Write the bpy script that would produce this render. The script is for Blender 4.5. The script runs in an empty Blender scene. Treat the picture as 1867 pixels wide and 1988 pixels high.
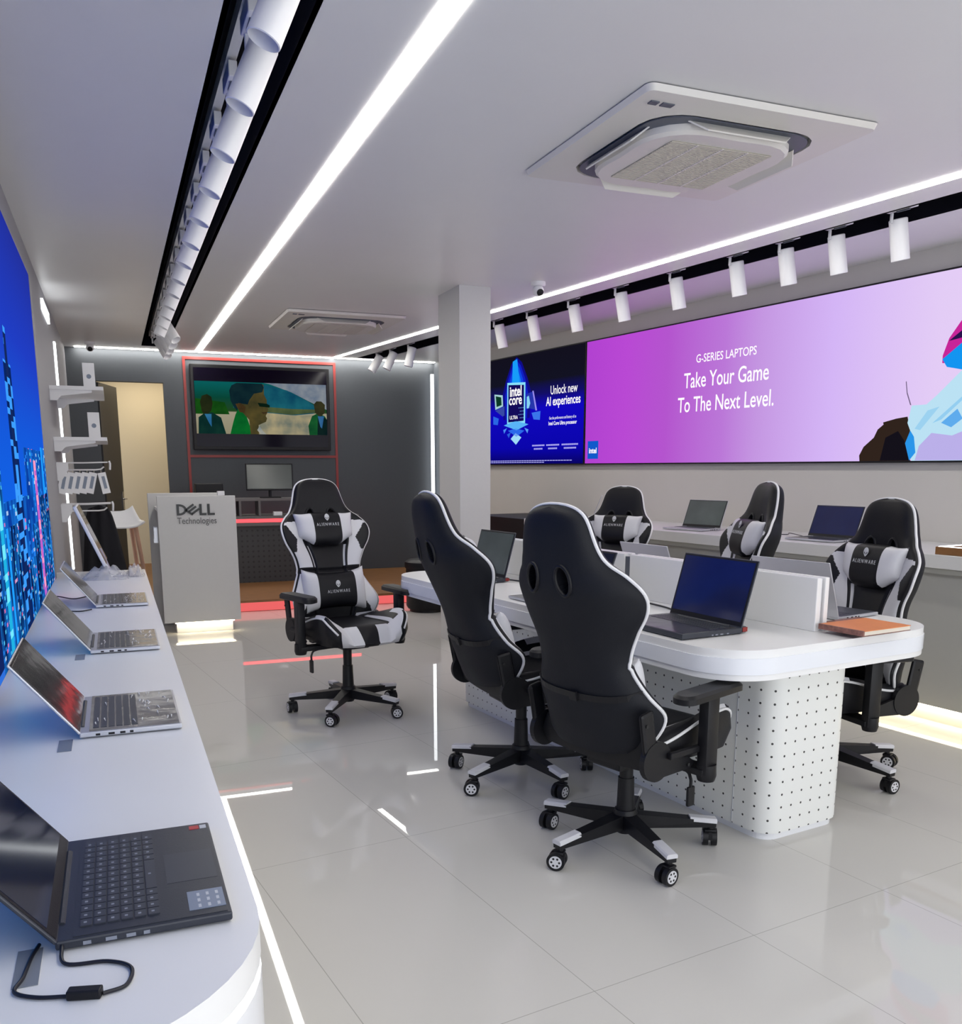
import bpy, bmesh, math, random
from mathutils import Vector, Matrix, Euler
random.seed(7)
PI = math.pi
sc = bpy.context.scene
C = sc.collection

# ------------------------------------------------------------------ camera, world, exposure
cd = bpy.data.cameras.new('camera'); cam = bpy.data.objects.new('camera', cd); C.objects.link(cam)
cam.location = (0, 0, 1.42)
cam.rotation_euler = (math.radians(90 - 10.83), 0, math.radians(-21.9))
cd.sensor_fit = 'HORIZONTAL'; cd.sensor_width = 36.0
cd.lens = 36.0 * 1750 / 1867
cd.shift_y = 250 / 1867.0
cd.clip_start = 0.05
sc.camera = cam
sc.view_settings.view_transform = 'Standard'; sc.view_settings.look = 'None'
sc.view_settings.exposure = 0.0; sc.view_settings.gamma = 1.0
sc.view_settings.use_curve_mapping = False
sc.cycles.use_denoising = True
sc.cycles.max_bounces = 8; sc.cycles.diffuse_bounces = 5; sc.cycles.glossy_bounces = 4
sc.cycles.sample_clamp_indirect = 6.0
LED_W = 24.0       # strips in the ceiling
PLINTH_LED = 16.0
DAYLIGHT = 3.0    # street daylight through the open shop front behind the camera
w = bpy.data.worlds.new('world'); sc.world = w; w.use_nodes = True
w.node_tree.nodes['Background'].inputs[0].default_value = (0.93, 0.96, 1.0, 1)
w.node_tree.nodes['Background'].inputs[1].default_value = DAYLIGHT

# ------------------------------------------------------------------ frames and numbers of the place
H = 2.772                    # ceiling height
A = math.radians(7.9)        # the right wall is skewed against the left one
def rw(s, t, z=0.0):         # right-wall frame -> world
    return Vector((s*math.cos(A) - t*math.sin(A), s*math.sin(A) + t*math.cos(A), z))

# ------------------------------------------------------------------ materials
def mat(name, col, rough=0.5, metal=0.0, spec=0.5, noise=0.0, nscale=40.0, bump=0.0, coat=0.0, alpha=1.0, trans=0.0):
    m = bpy.data.materials.new(name); m.use_nodes = True
    nt = m.node_tree; b = nt.nodes['Principled BSDF']
    b.inputs['Base Color'].default_value = (*col, 1)
    b.inputs['Roughness'].default_value = rough
    b.inputs['Metallic'].default_value = metal
    b.inputs['Specular IOR Level'].default_value = spec
    b.inputs['Coat Weight'].default_value = coat
    b.inputs['Coat Roughness'].default_value = 0.08
    b.inputs['Alpha'].default_value = alpha
    b.inputs['Transmission Weight'].default_value = trans
    if noise or bump:
        tc = nt.nodes.new('ShaderNodeTexCoord'); n = nt.nodes.new('ShaderNodeTexNoise')
        n.inputs['Scale'].default_value = nscale; n.inputs['Detail'].default_value = 4
        nt.links.new(tc.outputs['Object'], n.inputs['Vector'])
        if noise:
            mx = nt.nodes.new('ShaderNodeMix'); mx.data_type = 'RGBA'
            mx.inputs['A'].default_value = (*[c*(1-noise) for c in col], 1)
            mx.inputs['B'].default_value = (*[min(1, c*(1+noise)) for c in col], 1)
            nt.links.new(n.outputs['Fac'], mx.inputs['Factor'])
            nt.links.new(mx.outputs['Result'], b.inputs['Base Color'])
        if bump:
            bp = nt.nodes.new('ShaderNodeBump'); bp.inputs['Strength'].default_value = bump
            bp.inputs['Distance'].default_value = 0.002
            nt.links.new(n.outputs['Fac'], bp.inputs['Height'])
            nt.links.new(bp.outputs['Normal'], b.inputs['Normal'])
    return m
def emat(name, col, strength):
    m = bpy.data.materials.new(name); m.use_nodes = True; nt = m.node_tree
    nt.nodes.clear(); o = nt.nodes.new('ShaderNodeOutputMaterial'); e = nt.nodes.new('ShaderNodeEmission')
    e.inputs[0].default_value = (*col, 1); e.inputs[1].default_value = strength
    nt.links.new(e.outputs[0], o.inputs[0]); return m
def hexc(h):
    v = [int(h[i:i+2], 16)/255 for i in (0, 2, 4)]
    return tuple(c/12.92 if c <= 0.04045 else ((c+0.055)/1.055)**2.4 for c in v)

M = {}
M['ceiling'] = mat('ceiling paint', (0.78, 0.78, 0.78), 0.40, spec=0.35, noise=0.02, nscale=3)
M['wall'] = mat('wall paint', (0.58, 0.56, 0.53), 0.6, noise=0.02, nscale=5)
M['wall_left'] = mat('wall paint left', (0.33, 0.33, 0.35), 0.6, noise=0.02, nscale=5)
M['dark_wall'] = mat('charcoal wall', (0.066, 0.074, 0.086), 0.65, noise=0.06, nscale=30)
M['column'] = mat('column paint', (0.60, 0.60, 0.59), 0.55, noise=0.02)
M['slot'] = mat('matt black recess', (0.006, 0.006, 0.010), 0.9, spec=0.1)
M['white'] = mat('white laminate', (0.80, 0.80, 0.80), 0.28, noise=0.01, nscale=8)
M['white_gloss'] = mat('white gloss edge', (0.78, 0.79, 0.82), 0.18)
M['band'] = mat('frosted edge band', (0.78, 0.80, 0.85), 0.15)
M['grey_panel'] = mat('grey panel', (0.40, 0.40, 0.38), 0.5, noise=0.02)
M['counter_slab'] = mat('counter slab', (0.66, 0.66, 0.66), 0.3)
M['counter_under'] = mat('counter underside', (0.35, 0.35, 0.32), 0.5)
M['white_metal'] = mat('white powder coat', (0.80, 0.80, 0.82), 0.35)
M['spot_white'] = mat('spotlight white', (0.86, 0.86, 0.88), 0.4)
M['black'] = mat('black plastic', (0.007, 0.007, 0.009), 0.45, spec=0.3, bump=0.15, nscale=300)
M['leather'] = mat('black leatherette', (0.005, 0.005, 0.007), 0.45, spec=0.28, bump=0.25, nscale=220)
M['leather_w'] = mat('white leatherette', (0.62, 0.62, 0.65), 0.45, bump=0.2, nscale=220)
M['shell'] = mat('black shell fabric', (0.006, 0.007, 0.011), 0.58, spec=0.25, bump=0.25, nscale=260)
M['piping'] = mat('white piping', (0.75, 0.75, 0.76), 0.5)
M['print'] = mat('silver print', (0.55, 0.56, 0.58), 0.5)
M['chrome'] = mat('dull steel', (0.5, 0.5, 0.52), 0.25, metal=1)
M['alu'] = mat('silver laptop body', (0.55, 0.56, 0.60), 0.33, metal=0.7)
M['film'] = mat('film covered keyboard', (0.17, 0.165, 0.17), 0.12, noise=0.7, nscale=14, bump=1.0)
M['film_clear'] = mat('clear film crease', (0.75, 0.75, 0.75), 0.1)
M['dark_body'] = mat('dark laptop body', (0.022, 0.026, 0.038), 0.38, bump=0.1, nscale=500)
M['dark_film'] = mat('dark laptop under film', (0.055, 0.055, 0.062), 0.16, noise=0.5, nscale=12, bump=0.7)
M['key'] = mat('laptop keys', (0.035, 0.040, 0.055), 0.4)
M['key_mark'] = mat('key legends', (0.25, 0.27, 0.32), 0.5)
M['glass'] = mat('laptop screen glass', (0.006, 0.010, 0.030), 0.06, spec=0.4)
M['glass_blue'] = mat('blue tinted screen', (0.010, 0.016, 0.075), 0.12, spec=0.6, noise=0.25, nscale=6)
M['glass_green'] = mat('grey green screen', (0.075, 0.095, 0.09), 0.15, spec=0.6, noise=0.4, nscale=5)
M['glass_film'] = mat('screen under film', (0.035, 0.033, 0.035), 0.08, spec=0.8, noise=0.8, nscale=5, bump=0.6)
M['red_vent'] = mat('red vent', (0.25, 0.02, 0.015), 0.4)
M['amd_red'] = mat('red sticker', (0.45, 0.02, 0.03), 0.4)
M['sticker'] = mat('grey sticker', (0.20, 0.24, 0.32), 0.4)
M['sticker_w'] = mat('sticker print', (0.5, 0.52, 0.56), 0.4)
M['tape'] = mat('clear grey tape', (0.22, 0.24, 0.28), 0.25)
M['cable'] = mat('black cable', (0.008, 0.008, 0.014), 0.45)
M['wood'] = mat('brown wood', (0.23, 0.105, 0.035), 0.45, noise=0.25, nscale=9)
M['lightwood'] = mat('pale beech', (0.60, 0.36, 0.25), 0.5, noise=0.1, nscale=10)
M['beige'] = mat('beige wall', (0.62, 0.55, 0.42), 0.6)
M['redline'] = mat('red trim', (0.26, 0.022, 0.018), 0.4)
M['desk_grey'] = mat('desk grey', (0.14, 0.13, 0.13), 0.45)
M['desk_dark'] = mat('desk dark front', (0.030, 0.030, 0.034), 0.5)
M['screen_off'] = mat('monitor glass', (0.05, 0.06, 0.055), 0.15, spec=0.6)
M['ac'] = mat('air conditioner plastic', (0.72, 0.70, 0.66), 0.4)
M['ac_grille'] = mat('air conditioner grille', (0.42, 0.39, 0.33), 0.55)
M['ac_slat'] = mat('air conditioner slats', (0.60, 0.57, 0.50), 0.5)
M['ac_dark'] = mat('air outlet dark', (0.10, 0.11, 0.14), 0.5)
M['bag'] = mat('clear plastic bag', (0.75, 0.76, 0.80), 0.10, spec=0.8, bump=1.0, nscale=60, alpha=0.33)
M['cloth'] = mat('black cloth', (0.008, 0.008, 0.012), 0.9, bump=0.5, nscale=80)
M['orange'] = mat('orange cover', (0.68, 0.22, 0.06), 0.5, noise=0.08, nscale=20)
M['pages'] = mat('book pages', (0.70, 0.64, 0.55), 0.7)
M['floral'] = mat('patterned cover', (0.22, 0.10, 0.08), 0.5, noise=0.9, nscale=60)
M['hole'] = mat('perforation', (0.02, 0.02, 0.02), 0.8)
M['dell_black'] = mat('black letter', (0.012, 0.012, 0.012), 0.3)
M['dell_grey'] = mat('grey letter', (0.10, 0.10, 0.10), 0.4)
M['led'] = emat('white led', (1.0, 0.97, 0.90), LED_W)
M['led_vert'] = emat('cool white led', (0.95, 0.98, 1.0), 4.0)
M['led_warm'] = emat('warm white led', (1.0, 0.86, 0.58), PLINTH_LED)
M['led_red'] = emat('red led', (1.0, 0.05, 0.06), 3.0)
M['led_red_soft'] = emat('red led diffuser', (1.0, 0.16, 0.16), 0.85)
M['txt_white'] = emat('lit white lettering', (1, 0.97, 1), 1.05)

def floor_mat():
    m = bpy.data.materials.new('polished porcelain tile'); m.use_nodes = True
    nt = m.node_tree; b = nt.nodes['Principled BSDF']; L = nt.links.new
    tc = nt.nodes.new('ShaderNodeTexCoord'); mp = nt.nodes.new('ShaderNodeMapping')
    mp.inputs['Rotation'].default_value = (0, 0, -A)
    L(tc.outputs['Object'], mp.inputs['Vector'])
    sx = nt.nodes.new('ShaderNodeSeparateXYZ'); L(mp.outputs[0], sx.inputs[0])
    def line(sock, off, size, wd):
        a = nt.nodes.new('ShaderNodeMath'); a.operation = 'SUBTRACT'; L(sock, a.inputs[0]); a.inputs[1].default_value = off
        p = nt.nodes.new('ShaderNodeMath'); p.operation = 'PINGPONG'; L(a.outputs[0], p.inputs[0]); p.inputs[1].default_value = size/2
        c = nt.nodes.new('ShaderNodeMath'); c.operation = 'LESS_THAN'; L(p.outputs[0], c.inputs[0]); c.inputs[1].default_value = wd
        return c.outputs[0]
    l1 = line(sx.outputs[0], 0.786, 0.612, 0.0013); l2 = line(sx.outputs[1], 1.81, 1.224, 0.0013)
    mx = nt.nodes.new('ShaderNodeMath'); mx.operation = 'MAXIMUM'; L(l1, mx.inputs[0]); L(l2, mx.inputs[1])
    c = nt.nodes.new('ShaderNodeMix'); c.data_type = 'RGBA'
    c.inputs['A'].default_value = (0.60, 0.585, 0.55, 1); c.inputs['B'].default_value = (0.38, 0.37, 0.34, 1)
    L(mx.outputs[0], c.inputs['Factor']); L(c.outputs['Result'], b.inputs['Base Color'])
    b.inputs['Roughness'].default_value = 0.012; b.inputs['Specular IOR Level'].default_value = 0.33
    return m
M['floor'] = floor_mat()

def perf_mat(name, base, du, dv, rad, hole=(0.03, 0.03, 0.03)):
    m = bpy.data.materials.new(name); m.use_nodes = True
    nt = m.node_tree; b = nt.nodes['Principled BSDF']; L = nt.links.new
    uv = nt.nodes.new('ShaderNodeUVMap'); sx = nt.nodes.new('ShaderNodeSeparateXYZ'); L(uv.outputs[0], sx.inputs[0])
    ds = []
    for o, d in ((0, du), (1, dv)):
        p = nt.nodes.new('ShaderNodeMath'); p.operation = 'PINGPONG'; L(sx.outputs[o], p.inputs[0]); p.inputs[1].default_value = d/2
        q = nt.nodes.new('ShaderNodeMath'); q.operation = 'MULTIPLY'; L(p.outputs[0], q.inputs[0]); L(p.outputs[0], q.inputs[1]); ds.append(q.outputs[0])
    s = nt.nodes.new('ShaderNodeMath'); s.operation = 'ADD'; L(ds[0], s.inputs[0]); L(ds[1], s.inputs[1])
    c = nt.nodes.new('ShaderNodeMath'); c.operation = 'LESS_THAN'; L(s.outputs[0], c.inputs[0]); c.inputs[1].default_value = rad*rad
    x = nt.nodes.new('ShaderNodeMix'); x.data_type = 'RGBA'
    x.inputs['A'].default_value = (*base, 1); x.inputs['B'].default_value = (*hole, 1)
    L(c.outputs[0], x.inputs['Factor']); L(x.outputs['Result'], b.inputs['Base Color'])
    b.inputs['Roughness'].default_value = 0.4
    return m
M['perf_white'] = perf_mat('perforated white steel', (0.76, 0.77, 0.75), 0.054, 0.0515, 0.0046)
M['perf_dark'] = perf_mat('perforated dark front', (0.035, 0.034, 0.037), 0.06, 0.06, 0.012, (0.008, 0.008, 0.008))

def grad_mat(name, axis, stops, strength, vertical=None):
    """lit display picture: colour ramp along an object axis (0..1 generated)."""
    m = bpy.data.materials.new(name); m.use_nodes = True; nt = m.node_tree; nt.nodes.clear(); L = nt.links.new
    o = nt.nodes.new('ShaderNodeOutputMaterial'); e = nt.nodes.new('ShaderNodeEmission'); L(e.outputs[0], o.inputs[0])
    uv = nt.nodes.new('ShaderNodeUVMap'); sx = nt.nodes.new('ShaderNodeSeparateXYZ'); L(uv.outputs[0], sx.inputs[0])
    r = nt.nodes.new('ShaderNodeValToRGB'); L(sx.outputs[axis], r.inputs[0])
    r.color_ramp.elements[0].position = stops[0][0]; r.color_ramp.elements[0].color = (*hexc(stops[0][1]), 1)
    r.color_ramp.elements[1].position = stops[-1][0]; r.color_ramp.elements[1].color = (*hexc(stops[-1][1]), 1)
    for p, c in stops[1:-1]:
        el = r.color_ramp.elements.new(p); el.color = (*hexc(c), 1)
    e.inputs[1].default_value = strength; L(r.outputs[0], e.inputs[0])
    return m
def flat(name, h, s=1.0):
    return emat(name, hexc(h), s)

# ------------------------------------------------------------------ mesh helpers
class MB:
    """collects shapes, becomes ONE mesh object"""
    def __init__(s): s.bm = bmesh.new(); s.mi = 0; s.uv = None
    def _mark(s, n0):
        s.bm.faces.ensure_lookup_table()
        for f in s.bm.faces[n0:]: f.material_index = s.mi
    def add(s, verts, faces, X=None):
        n0 = len(s.bm.faces)
        vs = [s.bm.verts.new(X @ Vector(v) if X else Vector(v)) for v in verts]
        for f in faces:
            try: s.bm.faces.new([vs[i] for i in f])
            except ValueError: pass
        s._mark(n0); return s
    def box(s, x0, x1, y0, y1, z0, z1, X=None, bev=0.0, seg=2):
        t = bmesh.new(); bmesh.ops.create_cube(t, size=1)
        for v in t.verts: v.co = Vector(((x0+x1)/2 + v.co.x*(x1-x0), (y0+y1)/2 + v.co.y*(y1-y0), (z0+z1)/2 + v.co.z*(z1-z0)))
        if bev: bmesh.ops.bevel(t, geom=t.edges[:], offset=bev, segments=seg, affect='EDGES', profile=0.5)
        return s.join(t, X)
    def join(s, t, X=None):
        t.verts.index_update(); vs = [v.co.copy() for v in t.verts]; fs = [[v.index for v in f.verts] for f in t.faces]
        t.free(); return s.add(vs, fs, X)
    def cyl(s, p, q, r, r2=None, n=16, caps=True):
        p = Vector(p); q = Vector(q); r2 = r if r2 is None else r2
        d = (q-p).normalized(); a = d.orthogonal().normalized(); b = d.cross(a)
        vs = []; 
        for c, rr in ((p, r), (q, r2)):
            for i in range(n):
                th = 2*PI*i/n; vs.append(c + (a*math.cos(th) + b*math.sin(th))*rr)
        fs = [(i, (i+1) % n, n+(i+1) % n, n+i) for i in range(n)]
        if caps: fs += [tuple(range(n-1, -1, -1)), tuple(range(n, 2*n))]
        return s.add(vs, fs)
    def lathe(s, prof, n=24, X=None):
        vs = []; fs = []
        for r, z in prof:
            for i in range(n):
                th = 2*PI*i/n; vs.append((r*math.cos(th), r*math.sin(th), z))
        for k in range(len(prof)-1):
            for i in range(n):
                fs.append((k*n+i, k*n+(i+1) % n, (k+1)*n+(i+1) % n, (k+1)*n+i))
        fs += [tuple(range(n-1, -1, -1)), tuple(range((len(prof)-1)*n, len(prof)*n))]
        return s.add(vs, fs, X)
    def tube(s, pts, r, n=8, closed=False):
        pts = [Vector(p) for p in pts]; N = len(pts); vs = []; fs = []
        a = None
        for i, p in enumerate(pts):
            if closed: d = pts[(i+1) % N] - pts[i-1]
            else: d = pts[min(i+1, N-1)] - pts[max(i-1, 0)]
            d.normalize()
            a = d.orthogonal().normalized() if a is None else (a - d*a.dot(d)).normalized()
            b = d.cross(a); rr = r[i] if isinstance(r, (list, tuple)) else r
            for k in range(n):
                th = 2*PI*k/n; vs.append(p + (a*math.cos(th) + b*math.sin(th))*rr)
        m = N if closed else N-1
        for i in range(m):
            j = (i+1) % N
            for k in range(n): fs.append((i*n+k, i*n+(k+1) % n, j*n+(k+1) % n, j*n+k))
        if not closed: fs += [tuple(range(n-1, -1, -1)), tuple(range((N-1)*n, N*n))]
        return s.add(vs, fs)
    def prism(s, poly, z0, z1, X=None):
        n = len(poly); vs = [(x, y, z0) for x, y in poly] + [(x, y, z1) for x, y in poly]
        fs = [(i, (i+1) % n, n+(i+1) % n, n+i) for i in range(n)] + [tuple(range(n-1, -1, -1)), tuple(range(n, 2*n))]
        return s.add(vs, fs, X)
    def build(s, name, mats, parent=None, smooth=False, loc=None, rz=None, sharp=35):
        bmesh.ops.recalc_face_normals(s.bm, faces=s.bm.faces)
        me = bpy.data.meshes.new(name); s.bm.to_mesh(me); s.bm.free()
        for m in (mats if isinstance(mats, (list, tuple)) else [mats]): me.materials.append(M[m] if isinstance(m, str) else m)
        if smooth:
            me.polygons.foreach_set('use_smooth', [True]*len(me.polygons))
            try: me.set_sharp_from_angle(angle=math.radians(sharp))
            except Exception: pass
        o = bpy.data.objects.new(name, me); C.objects.link(o)
        if parent is not None: o.parent = parent
        if loc is not None: o.location = loc
        if rz is not None: o.rotation_euler = (0, 0, rz)
        return o
def tag(o, label, cat, group=None, kind=None):
    if label: o['label'] = label
    if cat: o['category'] = cat
    if group: o['group'] = group
    if kind: o['kind'] = kind
    return o
def struct(o): o['kind'] = 'structure'; return o
def empty(name, loc, rz=0.0, label=None, cat=None, group=None):
    o = bpy.data.objects.new(name, None); C.objects.link(o); o.empty_display_size = 0.05
    o.location = loc; o.rotation_euler = (0, 0, rz)
    return tag(o, label, cat, group)
def copy_tree(o, parent=None):
    c = o.copy(); C.objects.link(c)
    if parent is not None: c.parent = parent
    for ch in [k for k in bpy.data.objects if k.parent == o]: copy_tree(ch, c)
    return c
def rrect(x0, x1, y0, y1, r, n=8):
    pts = []
    for cx, cy, a0 in ((x1-r, y1-r, 0), (x0+r, y1-r, 90), (x0+r, y0+r, 180), (x1-r, y0+r, 270)):
        for i in range(n+1):
            a = math.radians(a0 + 90*i/n); pts.append((cx + r*math.cos(a), cy + r*math.sin(a)))
    return pts
def text_mesh(txt, size, mb_mat, name, parent, X, extrude=0.0, bold=0.0, sx=1.0, space=1.0, align='CENTER'):
    cu = bpy.data.curves.new('t', 'FONT'); cu.body = txt; cu.size = size; cu.align_x = align; cu.extrude = extrude
    cu.offset = bold; cu.space_character = space; cu.resolution_u = 4
    to = bpy.data.objects.new('t', cu); C.objects.link(to)
    dg = bpy.context.evaluated_depsgraph_get(); dg.update()
    me = bpy.data.meshes.new_from_object(to.evaluated_get(dg))
    bpy.data.objects.remove(to); bpy.data.curves.remove(cu)
    me.name = name; me.transform(X @ Matrix.Diagonal((sx, 1, 1, 1)))
    me.materials.clear(); me.materials.append(M[mb_mat] if isinstance(mb_mat, str) else mb_mat)
    o = bpy.data.objects.new(name, me); C.objects.link(o)
    if parent is not None: o.parent = parent
    return o
def uvquad(name, mats, parent, P, uvs=((0, 0), (1, 0), (1, 1), (0, 1))):
    me = bpy.data.meshes.new(name); me.from_pydata([Vector(p) for p in P], [], [(0, 1, 2, 3)])
    u = me.uv_layers.new(name='UVMap')
    for i, l in enumerate(u.data): l.uv = uvs[i]
    me.materials.append(mats); o = bpy.data.objects.new(name, me); C.objects.link(o)
    if parent is not None: o.parent = parent
    return o
def T(x, y, z): return Matrix.Translation((x, y, z))
def R(a, ax): return Matrix.Rotation(a, 4, ax)

# ================================================================== THE SETTING
def flatbox(name, x0, x1, y0, y1, z0, z1, m, rz=0.0, bev=0.0):
    return MB().box(x0, x1, y0, y1, z0, z1, bev=bev).build(name, m, rz=rz)
YB = 11.6                      # back wall
struct(flatbox('floor', -3.2, 8.5, -2.2, 14.5, -0.06, 0.0, 'floor'))
# ceiling with the two dark track slots and the slim light channels cut through it
me_ = MB()
SL = (0.42, 0.655, -2.0, 11.2)           # left slot  x0,x1,y0,y1
SR = (4.49, 4.735, -0.6, 10.9)           # right slot s0,s1,t0,t1
t = bmesh.new(); bmesh.ops.create_cube(t, size=1)
for v in t.verts: v.co = Vector((2.5 + v.co.x*7, 4.8 + v.co.y*13.7, H + 0.03 + v.co.z*0.06))
m0 = bpy.data.meshes.new('ceiling'); t.to_mesh(m0); t.free(); m0.materials.append(M['ceiling'])
ceil = bpy.data.objects.new('ceiling', m0); C.objects.link(ceil)
cut = MB().box(SL[0], SL[1], SL[2], SL[3], H-0.1, H+0.2)
cut.box(SR[0], SR[1], SR[2], SR[3], H-0.1, H+0.2, X=R(A, 'Z'))
cuto = cut.build('cutter', 'slot')
bo = ceil.modifiers.new('b', 'BOOLEAN'); bo.operation = 'DIFFERENCE'; bo.object = cuto; bo.solver = 'EXACT'
dg = bpy.context.evaluated_depsgraph_get(); dg.update()
m1 = bpy.data.meshes.new_from_object(ceil.evaluated_get(dg)); ceil.modifiers.clear(); ceil.data = m1
m1.materials.clear(); m1.materials.append(M['ceiling']); m1.name = 'ceiling'
for p in m1.polygons: p.material_index = 0
bpy.data.objects.remove(cuto)
struct(ceil)
def recess(name, x0, x1, y0, y1, rz):
    b = MB(); d = 0.14; th = 0.02
    b.box(x0-th, x0, y0-th, y1+th, H+0.0, H+d); b.box(x1, x1+th, y0-th, y1+th, H+0.0, H+d)
    b.box(x0, x1, y0-th, y0, H+0.0, H+d); b.box(x0, x1, y1, y1+th, H+0.0, H+d); b.box(x0-th, x1+th, y0-th, y1+th, H+d, H+d+th)
    return struct(b.build(name, 'slot', rz=rz))
recess('trim_1', *[SL[0]+0.001, SL[1]-0.001, SL[2]+0.001, SL[3]-0.001], 0)
recess('trim_2', *[SR[0]+0.001, SR[1]-0.001, SR[2]+0.001, SR[3]-0.001], A)
struct(flatbox('wall_left', -0.52, -0.405, -2.0, YB, 0, H, 'wall_left'))
struct(MB().box(5.43, 5.67, -1.6, 9.95, 0, H).build('wall_right', 'wall', rz=A))
struct(MB().box(5.55, 5.67, 9.95, 12.0, 0, H).build('wall_right_rear', 'dark_wall', rz=A))
# back wall with the doorway
b = MB(); b.box(0.63, 4.1, YB, YB+0.12, 0, H); b.box(-0.405, -0.10, YB, YB+0.12, 0, H); b.box(-0.10, 0.63, YB, YB+0.12, 2.41, H)
struct(b.build('wall_back', 'dark_wall'))
struct(MB().box(2.51, 2.765, 6.68, 7.16, 0, H).build('wall_column', 'column'))
# the lit room behind the doorway
b = MB(); b.box(-1.2, 1.8, 13.4, 13.5, 0, H); b.box(1.8, 1.9, YB+0.12, 13.4, 0, H); b.box(-1.3, -1.2, YB+0.12, 13.4, 0, H)
b.box(-1.2, 1.8, YB+0.12, 13.5, H, H+0.05)
struct(b.build('wall_backroom', 'beige'))
ld = bpy.data.lights.new('backroom_lamp', 'AREA'); ld.energy = 17; ld.size = 0.9; ld.color = (1, 0.86, 0.62)
lo = bpy.data.objects.new('backroom_lamp', ld); C.objects.link(lo); lo.location = (0.5, 12.6, H-0.08)
# raised wooden platform along the back
b = MB(); b.box(-0.405, 3.95, 9.2, YB, 0.092, 0.115); b.mi = 1; b.box(-0.40, 3.95, 9.23, YB, 0.0, 0.092)
b.mi = 0; b.box(-0.1, 0.63, YB, 13.4, 0.09, 0.115)
struct(b.build('floor_platform', ['wood', 'wood']))
pl = MB().box(-0.40, 3.9, 9.205, 9.228, 0.006, 0.088).build('led_strip', 'led_red_soft')
tag(pl, 'soft red light band along the front of the low wooden platform', 'light strip')
# the open shop front: a plain lintel and two posts
struct(flatbox('trim_3', -0.5, 6.0, -2.2, -2.05, 2.55, H, 'wall'))

# door leaf, standing open into the back room
d = empty('door_1', (-0.10, YB+0.02, 0.115), math.radians(74)); struct(d)
MB().box(0, 0.72, -0.02, 0.02, 0, 2.28).build('door_leaf', 'desk_dark', d)
hb = MB(); hb.box(0.63, 0.67, -0.03, -0.02, 0.80, 1.02); hb.cyl((0.65, -0.03, 0.93), (0.65, -0.075, 0.93), 0.009); hb.cyl((0.65, -0.07, 0.93), (0.54, -0.07, 0.93), 0.009)
hb.build('door_handle', 'chrome', d)
# red lines on the back wall
b = MB(); wdt = 0.03
for x0, x1, z0, z1 in ((0.858, 2.69, 2.69, 2.72), (0.858, 0.888, 0.9, 2.69), (2.66, 2.69, 0.9, 2.69), (0.888, 2.66, 1.55, 1.58)):
    b.box(x0, x1, YB-0.012, YB, z0, z1)
struct(b.build('trim_4', 'redline'))

# ------------------------------------------------------------------ ceiling light lines
def led(name, m, label, cat='light strip', group=None, **k):
    b = MB(); b.box(*k['box']); o = b.build(name, m, rz=k.get('rz')); return tag(o, label, cat, group)
led('ceiling_light_strip', 'led', 'wide bright light line running along the ceiling beside the left spotlight slot', box=(0.998, 1.072, -1.9, 11.5, H-0.004, H+0.002))
led('ceiling_light_strip', 'led', 'slim bright ceiling light line passing behind the column towards the right wall', box=(4.185, 4.245, -0.6, 11.12, H-0.004, H+0.002), rz=A)
led('ceiling_light_strip', 'led', 'bright light line along the top of the dark back wall', box=(-0.30, 3.98, 11.50, 11.57, H-0.006, H+0.002))
led('wall_light_strip', 'led_vert', 'vertical bright light strip in the far right corner beside the column', box=(3.928, 3.962, 11.50, 11.54, 0.25, 2.62))
led('wall_light_strip', 'led_vert', 'vertical white light strip on the left wall behind the display shelves', box=(-0.404, -0.388, 9.12, 9.22, 0.5, 2.52))
led('wall_light_strip', 'led_vert', 'short slanted light strip high on the left wall above the shelves', box=(-0.404, -0.388, 7.75, 8.5, 2.58, 2.66))

# ------------------------------------------------------------------ track spotlights
def track(name, x, y0, y1, rz, label):
    o = MB().box(x-0.018, x+0.018, y0, y1, H+0.09, H+0.139).build(name, 'white_metal', rz=rz)
    return tag(o, label, 'lighting track')
track('lighting_track', 0.50, -1.9, 11.1, 0, 'slim rail inside the left ceiling slot carrying the long row of spotlights')
track('lighting_track', 4.60, -0.5, 10.8, A, 'slim rail inside the right ceiling slot above the purple screen')
def make_spot():
    r = empty('track_spotlight', (0, 0, 0))
    b = MB(); b.box(-0.016, 0.016, -0.09, 0.09, 0.035, 0.09, bev=0.004); b.cyl((0, 0.06, 0.03), (0, 0.06, -0.02), 0.009)
    b.build('track_adapter', 'white_metal', r)
    b = MB(); b.box(-0.006, 0.006, -0.05, 0.03, 0.028, 0.036); b.build('adapter_clip', 'ac_dark', r)
    h = MB()
    pr = [(0.0441, 0.0), (0.0490, -0.004), (0.0490, -0.215), (0.0455, -0.217), (0.0445, -0.205), (0.043, -0.17), (0.001, -0.168)]
    h.lathe([(0.001, 0.0)] + pr, 28)
    can = h.build('lamp_can', 'spot_white', r, smooth=True)
    l = MB(); l.lathe([(0.001, -0.167), (0.040, -0.1685), (0.040, -0.171), (0.001, -0.1715)], 20)
    ln = l.build('lens', 'white_gloss', can, smooth=True)
    return r
spot0 = make_spot(); first = [True]
def kids(o): return [k for k in bpy.data.objects if k.parent == o]
def place_spot(loc, rz, tilt, pan, label, group, z=H-0.012):
    o = spot0 if first[0] else copy_tree(spot0); first[0] = False
    o.location = (loc[0], loc[1], z); o.rotation_euler = (0, 0, rz)
    for k in kids(o):
        if k.name.startswith('lamp_can'):
            k.rotation_euler = Euler((0, tilt, pan), 'XYZ'); k.location = (0.055, 0.06, 0.01)
    tag(o, label, 'spotlight', group)
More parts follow.
